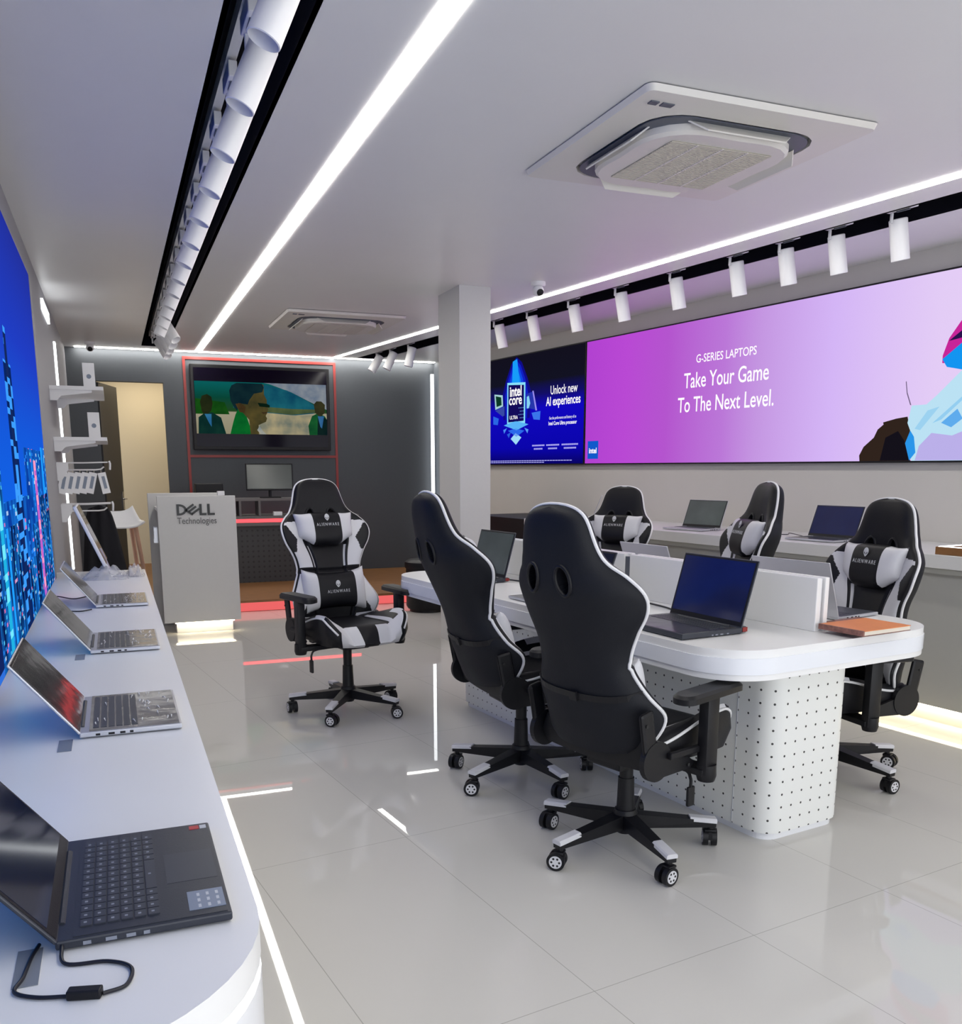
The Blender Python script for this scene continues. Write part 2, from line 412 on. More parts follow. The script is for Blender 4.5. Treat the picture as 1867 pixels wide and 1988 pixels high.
ordn = ['first', 'second', 'third', 'fourth', 'fifth', 'sixth', 'seventh', 'eighth', 'ninth', 'tenth', 'eleventh', 'twelfth', 'thirteenth', 'fourteenth', 'fifteenth', 'sixteenth']
ys = [2.20 + 0.502*i for i in range(14)]
for i, y in enumerate(ys):
    place_spot((0.50, y), 0, math.radians(24), 0, f'white cylinder spotlight in the left ceiling slot, {ordn[i]} from the near end', 'spotlights in the left ceiling slot')
for i, y in enumerate((9.3, 9.75, 10.2, 10.65)):
    place_spot((0.50, y), 0, math.radians(-38), math.radians(-50), f'white spotlight turned to the back wall, {ordn[i]} of four ending the left slot', 'spotlights in the left ceiling slot')
ts = [3.46, 3.87, 4.25, 4.67, 5.26, 5.89, 6.52, 7.16, 7.74]
for i, tt in enumerate(ts):
    place_spot(rw(4.58, tt-0.05), A, math.radians(-13), 0, f'white cylinder spotlight above the purple screen, {ordn[i]} from the right edge', 'spotlights in the right ceiling slot')
for i, (tt, tl) in enumerate(((8.9, -10), (9.6, 14), (10.1, 26), (10.5, 32))):
    lab = 'white spotlight of the right row, hidden behind the column' if i == 0 else f'white spotlight left of the column, {ordn[i-1]} of three towards the back wall'
    if i == 0: continue
    place_spot(rw(4.58, tt), A, math.radians(tl), math.radians(-20), lab, 'spotlights in the right ceiling slot')

# ------------------------------------------------------------------ ceiling air conditioners
def make_ac():
    r = empty('air_conditioner', (0, 0, 0)); h = 0.535
    b = MB(); t = bmesh.new(); o_ = rrect(-h, h, -h, h, 0.03, 4); i_ = rrect(-0.40, 0.40, -0.40, 0.40, 0.16, 4)
    n = len(o_)
    vs = [(x, y, -0.004) for x, y in o_] + [(x*0.985, y*0.985, -0.026) for x, y in o_] + [(x, y, -0.034) for x, y in i_] + [(x, y, -0.004) for x, y in i_]
    fs = []
    for k in range(3):
        for i in range(n): fs.append((k*n+i, k*n+(i+1) % n, (k+1)*n+(i+1) % n, (k+1)*n+i))
    b.add(vs, fs); t.free(); b.build('frame_panel', 'ac', r, smooth=True)
    b = MB(); b.prism(rrect(-0.385, 0.385, -0.385, 0.385, 0.15, 8), -0.036, -0.031); b.build('outlet_recess', 'ac_dark', r)
    b = MB(); n = 40; rim = []
    for i in range(n):      # soft four lobed centre plate
        a = 2*PI*i/n; c, s_ = math.cos(a), math.sin(a)
        e = (abs(c)**3.2 + abs(s_)**3.2)**(-1/3.2); k_ = 0.350*e*(1-0.055*abs(math.cos(2*a))**3)+0.012
        rim.append((c*k_, s_*k_))
    vs = [(x, y, -0.030) for x, y in rim] + [(x*1.0, y*1.0, -0.060) for x, y in rim] + [(x*0.965, y*0.965, -0.072) for x, y in rim]
    fs = [(q*n+i, q*n+(i+1) % n, (q+1)*n+(i+1) % n, (q+1)*n+i) for q in range(2) for i in range(n)] + [tuple(range(2*n, 3*n))]
    b.add(vs, fs); b.build('centre_panel', 'ac', r, smooth=True, sharp=40)
    b = MB(); b.prism(rrect(-0.245, 0.245, -0.245, 0.245, 0.01, 2), -0.0745, -0.070)
    g = b.build('intake_grille', 'ac_grille', r)
    b = MB()
    for i in range(34):
        y = -0.238 + 0.476*i/33; b.box(-0.243, 0.243, y-0.0028, y+0.0028, -0.0768, -0.0735)
    b.build('grille_slats', 'ac_slat', g)
    b = MB()
    for x in (-0.122, 0.0, 0.122): b.box(x-0.004, x+0.004, -0.243, 0.243, -0.0772, -0.0735)
    b.build('grille_ribs', 'ac', g)
    for k in range(4):
        a = k*PI/2
        X = R(a, 'Z') @ T(0, -0.352, -0.036) @ R(math.radians(40), 'X')
        b = MB(); pts = [(-0.245, 0.0), (-0.185, -0.062), (0.185, -0.062), (0.245, 0.0)]
        b.prism(pts, -0.003, 0.003, X=X); b.build('louvre_flap', 'ac', r)
    b = MB(); b.box(-0.475, -0.440, -0.455, -0.425, -0.0335, -0.027, X=T(0, 0.0, 0)); b.build('status_window', 'ac_dark', r)
    b = MB(); b.box(-0.425, -0.375, -0.455, -0.425, -0.0338, -0.027); b.build('status_window', 'ac_dark', r)
    return r
ac = make_ac(); ac.location = (2.40, 3.57, H)
tag(ac, 'large square ceiling air conditioner with open flaps, nearest on the right', 'air conditioner', 'ceiling air conditioners')
ac2 = copy_tree(ac); ac2.location = (2.03, 8.7, H)
tag(ac2, 'smaller looking ceiling air conditioner far back in front of the television wall', 'air conditioner', 'ceiling air conditioners')

# dome cameras
def dome(x, y, label):
    r = empty('security_camera', (x, y, H), 0, label, 'security camera', 'ceiling dome cameras')
    MB().lathe([(0.001, 0), (0.055, 0), (0.055, -0.022), (0.045, -0.03), (0.001, -0.032)], 24).build('mount', 'white_metal', r, smooth=True)
    pr = [(0.001, -0.10)] + [(0.042*math.sin(a), -0.058-0.042*math.cos(a)) for a in [0.3*i for i in range(1, 9)]] + [(0.012, -0.02)]
    MB().lathe(pr, 24).build('housing', 'white_metal', r, smooth=True)
    MB().lathe([(0.001, 0.0), (0.022, 0.0), (0.026, -0.012), (0.001, -0.02)], 20, X=T(0.0, -0.028, -0.072) @ R(math.radians(-60), 'X')).build('lens', 'black', r, smooth=True)
dome(3.02, 6.38, 'small white dome camera beside the right ceiling light line near the column')
dome(-0.13, 11.1, 'small white dome camera in front of the back wall light line, above the shelves')

# ================================================================== LEFT SIDE
# city light box
def city_mat():
    m = bpy.data.materials.new('neon city picture'); m.use_nodes = True; nt = m.node_tree; nt.nodes.clear(); L = nt.links.new
    N = nt.nodes.new
    def math_(op, a, b=None):
        n = N('ShaderNodeMath'); n.operation = op
        for i, v in enumerate((a, b)):
            if v is None: continue
            if isinstance(v, (int, float)): n.inputs[i].default_value = v
            else: L(v, n.inputs[i])
        return n.outputs[0]
    def mixc(f, a, b):
        n = N('ShaderNodeMix'); n.data_type = 'RGBA'
        if isinstance(f, (int, float)): n.inputs['Factor'].default_value = f
        else: L(f, n.inputs['Factor'])
        for k, v in (('A', a), ('B', b)):
            if isinstance(v, tuple): n.inputs[k].default_value = (*v, 1)
            else: L(v, n.inputs[k])
        return n.outputs['Result']
    uv = N('ShaderNodeUVMap'); sx = N('ShaderNodeSeparateXYZ'); L(uv.outputs[0], sx.inputs[0]); y, z = sx.outputs[0], sx.outputs[1]
    ramp = N('ShaderNodeValToRGB'); L(z, ramp.inputs[0]); cr = ramp.color_ramp
    cr.elements[0].position = 0.0; cr.elements[0].color = (*hexc('1090ff'), 1)
    cr.elements[1].position = 1.0; cr.elements[1].color = (*hexc('22309a'), 1)
    for p, c in ((0.2, '0f66e8'), (0.45, '1458d8'), (0.7, '1f3cc0')): e = cr.elements.new(p); e.color = (*hexc(c), 1)
    col = ramp.outputs[0]
    def wn(a, b=None):
        n = N('ShaderNodeTexWhiteNoise'); n.noise_dimensions = '2D'; cb = N('ShaderNodeCombineXYZ')
        L(a, cb.inputs[0]); 
        if b is not None: L(b, cb.inputs[1])
        L(cb.outputs[0], n.inputs[0]); return n
    for sc_, hmin, hvar, base, off in ((6.0, 0.30, 0.42, '0a3a9a', 3.3), (11.0, 0.12, 0.40, '081a4c', 9.1)):
        fy = math_('FLOOR', math_('ADD', math_('MULTIPLY', y, sc_), off))
        rnd = wn(fy).outputs[0]
        h = math_('ADD', math_('MULTIPLY', rnd, hvar), hmin)
        inside = math_('LESS_THAN', z, h)
        wy = math_('FLOOR', math_('MULTIPLY', y, sc_*17)); wz = math_('FLOOR', math_('MULTIPLY', z, 90 + sc_*4))
        wnn = wn(wy, wz)
        lit = math_('MULTIPLY', math_('GREATER_THAN', wnn.outputs[0], 0.85), 0.7)
        wc = N('ShaderNodeValToRGB'); wc.color_ramp.interpolation = 'CONSTANT'
        n2 = wn(wz, wy); L(n2.outputs[0], wc.inputs[0])
        wc.color_ramp.elements[0].color = (*hexc('2a8cff'), 1); wc.color_ramp.elements[1].position = 0.86; wc.color_ramp.elements[1].color = (*hexc('ff7ab0'), 1)
        e = wc.color_ramp.elements.new(0.45); e.color = (*hexc('58d0ff'), 1); e = wc.color_ramp.elements.new(0.72); e.color = (*hexc('c8e4ff'), 1)
        ns = N('ShaderNodeTexNoise'); cbn = N('ShaderNodeCombineXYZ'); L(math_('MULTIPLY', y, sc_*7), cbn.inputs[0]); L(math_('MULTIPLY', z, 5.0), cbn.inputs[1]); L(cbn.outputs[0], ns.inputs['Vector']); ns.inputs['Scale'].default_value = 1.0; ns.inputs['Detail'].default_value = 3
        st_ = N('ShaderNodeMapRange'); L(ns.outputs[0], st_.inputs['Value']); st_.inputs['From Min'].default_value = 0.42; st_.inputs['From Max'].default_value = 0.72
        body = mixc(st_.outputs[0], hexc(base), hexc('1c86ee'))
        body = mixc(lit, body, wc.outputs[0])
        # vertical bright seams between towers
        fr = math_('FRACT', math_('ADD', math_('MULTIPLY', y, sc_), off))
        seam = math_('MULTIPLY', math_('LESS_THAN', fr, 0.12), math_('GREATER_THAN', wn(fy, fy).outputs[0], 0.45))
        body = mixc(seam, body, hexc('1e9cff'))
        col = mixc(inside, col, body)
    # big dark blue tower and a pink neon tower
    def tower(c, y0, y1, z1, hexa, win, wcol):
        i = math_('MULTIPLY', math_('MULTIPLY', math_('GREATER_THAN', y, y0), math_('LESS_THAN', y, y1)), math_('LESS_THAN', z, z1))
        n = wn(math_('FLOOR', math_('MULTIPLY', y, 60)), math_('FLOOR', math_('MULTIPLY', z, 70)))
        b_ = mixc(math_('GREATER_THAN', n.outputs[0], win), hexc(hexa), hexc(wcol))
        return mixc(i, c, b_)
    col = tower(col, 0.70, 0.745, 0.62, '0a2460', 0.6, '3c9cff')
    col = tower(col, 0.715, 0.73, 0.70, '14285c', 0.7, '3c9cff')
    col = tower(col, 0.50, 0.56, 0.93, '12245e', 0.75, '2f6ed8')
    col = tower(col, 0.862, 0.885, 0.40, 'c060c8', 0.6, 'ff9cc0')
    col = tower(col, 0.60, 0.615, 0.36, '20b0e0', 0.5, '70e8ff')
    em = N('ShaderNodeEmission'); L(col, em.inputs[0]); em.inputs[1].default_value = 1.05
    o = N('ShaderNodeOutputMaterial'); L(em.outputs[0], o.inputs[0]); return m
r = empty('light_box', (-0.405, 3.2, 0.79), 0, 'tall glowing blue city night picture along the left wall', 'light box')
MB().box(0, 0.055, -3.6, 2.52, 0.0, 1.68).build('frame', 'wall_left', r)
MB().box(0.0, 0.06, 2.521, 2.62, 0.0, 1.66).build('side_trim', 'wall_left', r)
uvquad('picture', city_mat(), r, [(0.058, -3.55, 0.005), (0.058, 2.50, 0.005), (0.058, 2.50, 1.66), (0.058, -3.55, 1.66)])

# display counter on the left
def slab_stack(name_root, outline, layers, parent):
    for nm, z0, z1, ins, m in layers:
        b = MB(); cx = sum(p[0] for p in outline)/len(outline); cy = sum(p[1] for p in outline)/len(outline)
        n = len(outline); pts = []
        for i in range(n):
            a = Vector(outline[i-1]); q = Vector(outline[i]); c = Vector(outline[(i+1) % n])
            d1 = (q-a).normalized() if (q-a).length > 1e-6 else (c-q).normalized(); d2 = (c-q).normalized() if (c-q).length > 1e-6 else d1
            nn = Vector((-(d1+d2).y, (d1+d2).x))
            nn = nn.normalized() if nn.length > 1e-6 else Vector((0, 0))
            pts.append(tuple(q + nn*ins))
        b.prism(pts, z0, z1); b.build(nm, m, parent, smooth=True)
cnt = empty('display_counter', (0, 0, 0), 0, 'long white display counter with a rounded near end below the blue picture', 'counter')
ol = [(0.152, 6.10)] + [(-0.403, 6.10)] + [(-0.403, 0.955)]
ol = ol[0:1] + ol[1:2] + ol[2:3]
rc = 0.30
arc = [(0.152-rc+rc*math.sin(a), 0.955+rc-rc*math.cos(a)) for a in [PI/2*i/12 for i in range(13)]]
ol = [(0.149, 6.10), (-0.403, 6.10), (-0.403, 0.985)] + arc
slab_stack('c', ol, [('worktop', 0.742, 0.79, 0.0, 'white'), ('light_band', 0.722, 0.742, 0.004, 'led_vert'), ('fascia', 0.60, 0.722, 0.0, 'white_gloss'), ('cabinet_body', 0.09, 0.60, 0.05, 'white'), ('plinth', 0.0, 0.09, 0.11, 'white')], cnt)
MB().box(-0.06, 0.02, 1.6, 5.9, 0.082, 0.0895).build('plinth_light', 'led_warm', cnt)

# ------------------------------------------------------------------ laptops
def rot_lid(hy, hz, ang, X0=None): return T(0, hy, hz) @ R(ang, 'X')
def laptop(loc, rz, w, d, lid_h, lid_ang, label, body='alu', deck='film', glass='glass_film', thick=0.016, keys='rows', group='laptops', creases=0, extra=None, vent=False, lidback=None):
    """local: user at -y, hinge at y=+d/2. lid_ang = angle of lid from closed (deg)."""
    r = empty('laptop', loc, rz, label, 'laptop', group)
    MB().box(-w/2, w/2, -d/2, d/2, 0.003, thick, bev=0.003).build('base', body, r)
    b = MB(); b.box(-w/2+0.006, w/2-0.006, -d/2+0.006, d/2-0.022, thick-0.0005, thick+0.001); 
    dk = b.build('keyboard_deck', deck, r)
    kb = MB(); nx, ny = 14, 6; kx0, kx1 = -w*0.42, w*0.42; ky1 = d/2-0.030; ky0 = ky1-0.105
    if keys == 'full':
        kb.mi = 0
        for j in range(ny):
            y1 = ky1 - j*(ky1-ky0)/ny; y0 = y1 - (ky1-ky0)/ny + 0.0025
            xs = [kx0 + (kx1-kx0)*i/nx for i in range(nx+1)]
            i = 0
            while i < nx:
                span = 5 if (j == 5 and i == 4) else 1
                a, c = xs[i]+0.00125, xs[min(i+span, nx)]-0.00125
                kb.mi = 0; kb.box(a, c, y0, y1, thick+0.001, thick+0.003)
                kb.mi = 1; cx = (a+c)/2; cy = (y0+y1)/2
                kb.box(cx-0.0025, cx+0.002, cy-0.001, cy+0.003, thick+0.003, thick+0.0032)
                i += span
        kb.build('keyboard', ['key', 'key_mark'], r)
        MB().box(-0.055, 0.055, -d/2+0.008, ky0-0.012, thick+0.0008, thick+0.0014).build('trackpad', 'key', r)
    else:
        for j in range(ny):
            y1 = ky1 - j*(ky1-ky0)/ny; y0 = y1 - (ky1-ky0)/ny + 0.004
            kb.box(kx0, kx1, y0, y1, thick+0.0008, thick+0.0022)
        kb.build('keyboard', 'key' if deck != 'dark_film' else 'dark_body', r)
    if creases:
        cb = MB(); rn = random.Random(creases)
        for i in range(26):
            x = rn.uniform(-w*0.40, w*0.40); y = rn.uniform(-d*0.42, -d*0.05) if rn.random() < .6 else rn.uniform(-d*.4, d*.35); l = rn.uniform(0.006, 0.03); a = rn.uniform(-0.5, 0.5)
            p = Vector((x, y, thick+0.003)); q = p + Vector((math.cos(a)*l, math.sin(a)*l, 0.0)); mid = (p+q)/2 + Vector((0, 0, 0.004))
            cb.tube([p, mid, q], [0.0006, 0.0016, 0.0006], 5)
        cb.build('wrap_crease', 'film_clear', r, smooth=True)
    # side ports
    for sx in (-1, 1):
        pb = MB()
        for k, (yy, l) in enumerate(((0.075, 0.010), (0.045, 0.014), (0.02, 0.012), (0.0, 0.008))):
            x = sx*w/2; pb.box(x-0.0006, x+0.0006, yy-l/2, yy+l/2, 0.006, 0.011)
        pb.build('port_row', 'black' if body == 'alu' else 'key_mark', r)
    # hinge bar + lid
    MB().cyl((-w*0.36, d/2-0.006, thick-0.003), (w*0.36, d/2-0.006, thick-0.003), 0.006, n=10).build('hinge', 'dark_body' if body != 'alu' else 'dark_body', r, smooth=True)
    X = T(0, d/2-0.004, thick) @ R(math.radians(180-lid_ang)*-1 + 0, 'X')
    # closed lid extends toward -y; open by rotating up about hinge: build lid along +z then lean
    X = T(0, d/2-0.004, thick-0.001) @ R(-math.radians(lid_ang-90), 'X')
    MB().box(-w/2, w/2, 0.0, 0.006, 0.0, lid_h, X=X, bev=0.002).build('lid', lidback or body, r)
    sp = MB(); sp.box(-w/2+0.004, w/2-0.004, -0.0008, 0.0008, 0.004, lid_h-0.004, X=X)
    sc_ = sp.build('screen_bezel', 'black' if glass != 'glass_film' else glass, r)
    g = MB(); g.box(-w/2+0.011, w/2-0.011, -0.0014, -0.0006, 0.022, lid_h-0.010, X=X); g.build('display', glass, r)
    if vent:
        vb = MB(); vb.box(-w/2+0.004, w/2-0.004, d/2-0.006, d/2+0.028, 0.004, thick+0.004, bev=0.004); vb.build('rear_vent_block', 'dark_body', r)
        MB().box(w/2-0.010, w/2-0.002, d/2+0.006, d/2+0.030, 0.008, thick+0.001).build('vent_grille', 'red_vent', r); MB().box(-w/2+0.002, -w/2+0.010, d/2+0.006, d/2+0.030, 0.008, thick+0.001).build('vent_grille', 'red_vent', r)
    return r, X
CZ = 0.79
RL = PI/2
l1, X1 = laptop((0.0, 1.40, CZ), RL, 0.355, 0.228, 0.225, 128, 'dark open laptop with full black keyboard, nearest on the left counter', body='dark_body', deck='dark_body', glass='glass', keys='full', group='laptops on the left counter')
sb = MB(); sb.box(-0.155, -0.095, -0.108, -0.058, 0.0170, 0.0178); st = sb.build('info_sticker', 'sticker', l1)
sb = MB()
for i in range(3):
    for j in range(3): sb.box(-0.150+0.018*i, -0.140+0.018*i, -0.101+0.013*j, -0.097+0.013*j, 0.0178, 0.0180)
sb.build('sticker_print', 'sticker_w', st)
sb = MB(); sb.box(0.148, 0.163, -0.096, -0.080, 0.0170, 0.0178); sb.mi = 1; sb.box(0.148, 0.163, -0.108, -0.0975, 0.0170, 0.0178); sb.build('processor_sticker', ['amd_red', 'sticker_w'], l1)
laptop((0.0, 2.44, CZ), RL, 0.372, 0.232, 0.225, 128, 'silver open laptop under creased film, second from the near end of the left counter', creases=3, group='laptops on the left counter')
laptop((0.0, 3.50, CZ), RL, 0.365, 0.228, 0.222, 128, 'silver open laptop under smooth film, third from the near end of the left counter', creases=5, group='laptops on the left counter')
laptop((0.0, 4.63, CZ), RL, 0.375, 0.228, 0.222, 128, 'silver open laptop with creamy film reflection, farthest laptop on the left counter', creases=9, glass='glass_film', group='laptops on the left counter')

# tape strips and cable slots behind the laptops
for i, (y, lb) in enumerate(((1.185, 'short grey tape strip stuck beside the nearest dark laptop'), (2.20, 'short grey tape strip beside the creased silver laptop'), (3.27, 'small dark tape strip by the third laptop from the near end'))):
    o = MB().box(-0.160, -0.130, y-0.035, y+0.06, CZ+0.0003, CZ+0.0012).build('tape_strip', 'tape'); tag(o, lb, 'tape', 'tape strips on the left counter')

# charger cable of the near laptop
def smooth_path(pts, n=8):
    pts = [Vector(p) for p in pts]; out = []
    P = [pts[0]*2-pts[1]] + pts + [pts[-1]*2-pts[-2]]
    for i in range(1, len(P)-2):
        for k in range(n):
            t_ = k/n; a, b_, c, d_ = P[i-1], P[i], P[i+1], P[i+2]
            out.append(0.5*((2*b_) + (c-a)*t_ + (2*a-5*b_+4*c-d_)*t_*t_ + (3*b_-a-3*c+d_)*t_**3))
    out.append(pts[-1]); return out
cb = empty('charging_cable', (0, 1.15, CZ), 0, 'black charging cable looping in front of the nearest dark laptop', 'cable')
zc = 0.0032
path = smooth_path([(-0.106, 0.075, 0.010), (-0.10, 0.035, zc), (-0.05, 0.022, zc), (-0.022, -0.005, zc), (-0.028, -0.045, zc), (-0.055, -0.055, zc)])
MB().tube(path, 0.0026, 8).build('cord', 'cable', cb, smooth=True)
path = smooth_path([(-0.094, -0.046, zc), (-0.13, -0.034, zc), (-0.155, -0.012, zc), (-0.148, 0.02, zc), (-0.142, 0.07, zc), (-0.135, 0.10, zc)])
MB().tube(path, 0.0026, 8).build('cord', 'cable', cb, smooth=True)
bb = MB(); Xb = T(-0.075, -0.051, 0.0065) @ R(math.radians(-15), 'Z'); bb.box(-0.020, 0.020, -0.0075, 0.0075, -0.006, 0.006, X=Xb, bev=0.002); bb.build('ferrite_block', 'black', cb)
cb2 = MB().tube(smooth_path([(-0.13, 4.40, CZ+0.003), (-0.18, 4.36, CZ+0.003), (-0.25, 4.42, CZ+0.003), (-0.30, 4.60, CZ+0.003), (-0.33, 4.72, CZ+0.003), (-0.30, 4.85, CZ+0.012), (-0.22, 4.80, CZ+0.003), (-0.15, 4.88, CZ+0.003)]), 0.0028, 6).build('power_cable', 'cable', smooth=True)
tag(cb2, 'black cable coiled behind the farthest laptop of the left counter', 'cable')

# white all in one screen in its wrapping, leaning back
aio = empty('tablet_monitor', (-0.03, 5.62, CZ), 0, 'slim white edged monitor leaning back at the far end of the left counter', 'monitor')
Xa = T(-0.045, 0, 0.075) @ R(math.radians(-22), 'Y')
MB().box(-0.010, 0.010, 0.0, 0.42, 0.0, 0.37, X=Xa, bev=0.006).build('screen_housing', 'white_metal', aio)
MB().box(0.0102, 0.0118, 0.008, 0.412, 0.008, 0.362, X=Xa).build('display', 'glass_film', aio)
b = MB(); b.box(-0.06, 0.10, 0.12, 0.30, 0.0, 0.008, bev=0.003); b.cyl((-0.02, 0.21, 0.004), (-0.075, 0.21, 0.16), 0.014); b.build('stand', 'alu', aio)
def crumple(cx, cy, rx, ry, h, seed, n=22):
    rn = random.Random(seed); b = MB(); vs = []; fs = []
    for j in range(n+1):
        for i in range(n+1):
            u = i/n*2-1; v = j/n*2-1; e = max(0, 1-(abs(u)**2.6))*max(0, 1-(abs(v)**2.6))
            z = h*e*(0.72+0.28*math.sin(u*7+seed)*math.cos(v*6+seed*2)) + e*rn.uniform(-0.05, 0.05)*h
            k = 1+rn.uniform(-0.05, 0.05)
            vs.append((cx+u*rx*k*(1-0.15*v*v), cy+v*ry*k*(1-0.15*u*u), max(0.0008, z)))
    for j in range(n):
        for i in range(n): a = j*(n+1)+i; fs.append((a, a+1, a+n+2, a+n+1))
    vs2 = len(vs); fs.append(tuple([i for i in range(n+1)] + [(j+1)*(n+1)+n for j in range(n)] + [n*(n+1)+i for i in range(n-1, -1, -1)] + [j*(n+1) for j in range(n-1, 0, -1)])[::-1])
    b.add(vs, fs); return b
o = crumple(0, 0, 0.13, 0.10, 0.085, 2).build('plastic_wrap', 'bag', loc=(-0.075, 5.66, CZ), smooth=True); tag(o, 'crumpled clear plastic wrap around the foot of the leaning monitor', 'plastic wrap')
o = crumple(0, 0, 0.055, 0.075, 0.08, 5).build('plastic_bag', 'bag', loc=(0.085, 5.74, CZ), smooth=True); tag(o, 'puffy clear plastic bag at the far counter end beside the monitor', 'bag')
o = MB().box(-0.035, 0.035, -0.045, 0.045, 0.002, 0.05, bev=0.006).build('cream_box', 'pages', loc=(0.085, 5.74, CZ)); tag(o, 'small cream box inside the clear plastic bag', 'box')

# accessory shelves beyond the counter
def shelf(z, label):
    r = empty('wall_shelf', (-0.404, 7.85, z), 0, label, 'shelf', 'white wall shelves')
    MB().box(0, 0.385, 0, 1.2, -0.028, 0).build('shelf_board', 'white_metal', r)
    for y in (0.02, 1.05):
        b = MB(); pts = [(0.0, -0.028), (0.30, -0.028), (0.30, -0.045), (0.08, -0.075), (0.05, -0.11), (0.0, -0.11)]
        X = T(0, y+0.008, 0) @ R(PI/2, 'X'); b.prism(pts, 0, 0.008, X=X); b.build('bracket', 'white_metal', r)
shelf(2.045, 'upper white wall shelf on the left, holding one upright box')
shelf(1.66, 'lower white wall shelf on the left, holding one upright box')
for (x, z, lb) in ((-0.165, 2.0455, 'upright white product box on the upper wall shelf'), (-0.155, 1.6605, 'upright white product box on the lower wall shelf')):
    r = empty('product_box', (x, 8.15, z), 0, lb, 'box', 'white product boxes')
    MB().box(0, 0.088, 0, 0.10, 0, 0.205, bev=0.002).build('carton', 'white_metal', r)
    MB().lathe([(0.001, 0), (0.018, 0), (0.018, 0.0008), (0.001, 0.0008)], 16, X=T(0.044, 0, 0.10) @ R(PI/2, 'X')).build('printed_emblem', 'sticker', r)
# hook rails
def rail(z, y, label, n, dz=0.0):
    r = empty('hook_rail', (-0.404, y, z), 0, label, 'display hook', 'hook rails')
    b = MB(); b.prism([(0, 0), (0.085, 0), (0.085, -0.05), (0.03, -0.14), (0, -0.14)], 0, 0.006, X=T(0, 0, 0) @ R(PI/2, 'X')); b.build('bracket', 'white_metal', r)
    b = MB()
    for k in range(n):
        yy = 0.02+0.10*k
        b.tube([(0.0, yy, 0.0), (0.20, yy, 0.0), (0.375, yy, 0.005)], 0.0055, 8)
        b.tube([(0.385, yy, 0.015), (0.392, yy, -0.005), (0.388, yy, -0.055)], 0.008, 8)
    b.tube([(0.05, 0.10, -0.055), (0.28, 0.10, -0.055), (0.32, 0.10, -0.05), (0.345, 0.10, -0.03)], 0.006, 8)
    b.build('hook_bar', 'white_metal', r, smooth=True)
rail(1.463, 7.95, 'upper hook rail hung with small white packets, below the shelves', 1)
rail(1.13, 8.1, 'lower empty hook rail behind the leaning monitor', 3)
for i in range(6):
    x = -0.345 + 0.052*i
    r = empty('hanging_packet', (x, 8.03+0.013*i, 1.405), 0, None, None); 
    tag(r, f'small white hanging packet on the upper hook rail, {ordn[i]} from the wall' , 'packet', 'white packets on the hook rail')
    Xp = R(math.radians(14 if i < 5 else -10), 'Y') @ R(math.radians(10), 'Z')
    MB().box(-0.032, 0.030, -0.004, 0.004, -0.19, -0.02, X=Xp, bev=0.001).build('carton', 'white_metal', r)
    MB().box(-0.010, 0.014, -0.006, -0.004, -0.15, -0.05, X=Xp).build('printed_text', 'sticker', r)
    MB().tube([(0, 0, -0.02), (0, 0, 0.004)], 0.002, 6).build('hang_loop', 'pages', r)
# black coat hanging below, white bar chair
def coat():
    b = MB(); n = 14; m = 10; vs = []; fs = []
    for k in range(2):
        for j in range(m+1):
            for i in range(n+1):
                u = i/n*2-1; v = j/m; wd = 0.085+0.10*v**0.7; z = -v*0.62
                yy = (0.05+0.02*math.sin(u*9+v*2))*(1 if k else -1)*math.sqrt(max(0, 1-u*u)) + 0.01*math.sin(u*11)
                vs.append((u*wd+0.02*v, yy, z + (0.03*(1-abs(u)) if j == 0 else 0)))
    N_ = (n+1)*(m+1)
    for k in range(2):
        for j in range(m):
            for i in range(n): a = k*N_+j*(n+1)+i; fs.append((a, a+1, a+n+2, a+n+1))
    b.add(vs, fs); bmesh.ops.remove_doubles(b.bm, verts=b.bm.verts, dist=0.0005); return b
o = coat().build('coat', 'cloth', loc=(-0.13, 8.42, 1.08), smooth=True, sharp=80); tag(o, 'black coat hanging below the hook rails beside the white bar chair', 'coat')
bc = empty('bar_chair', (0.035, 8.93, 0.0), math.radians(10), 'white moulded bar chair with pale wooden legs beside the black coat', 'chair')
b = MB(); n = 16; vs = []; fs = []
for j in range(9):
    for i in range(n+1):
        u = i/n*2-1; v = j/8
        x = u*0.19*(1-0.25*abs(v-0.35)**2*2); y = -0.17+0.34*v; z = 0.90+0.10*abs(u)**3*0.5+(0.13*max(0, (v-0.55)/0.45)**1.6)
        vs.append((x, y, z))
for j in range(8):
    for i in range(n): a = j*(n+1)+i; fs.append((a, a+1, a+n+2, a+n+1))
b.add(vs, fs); so = b.build('seat', 'white_metal', bc, smooth=True); sm = so.modifiers.new('s', 'SOLIDIFY'); sm.thickness = 0.014
for sx, sy in ((-1, -1), (1, -1), (-1, 1), (1, 1)):
    MB().cyl((sx*0.11, sy*0.10, 0.905), (sx*0.20, sy*0.19, 0.0), 0.020, 0.014, 12).build('leg', 'lightwood', bc, smooth=True)
MB().tube([(-0.155, -0.14, 0.42), (0.155, -0.14, 0.42), (0.155, 0.14, 0.42), (-0.155, 0.14, 0.42)], 0.008, 8, closed=True).build('footrest', 'lightwood', bc, smooth=True)

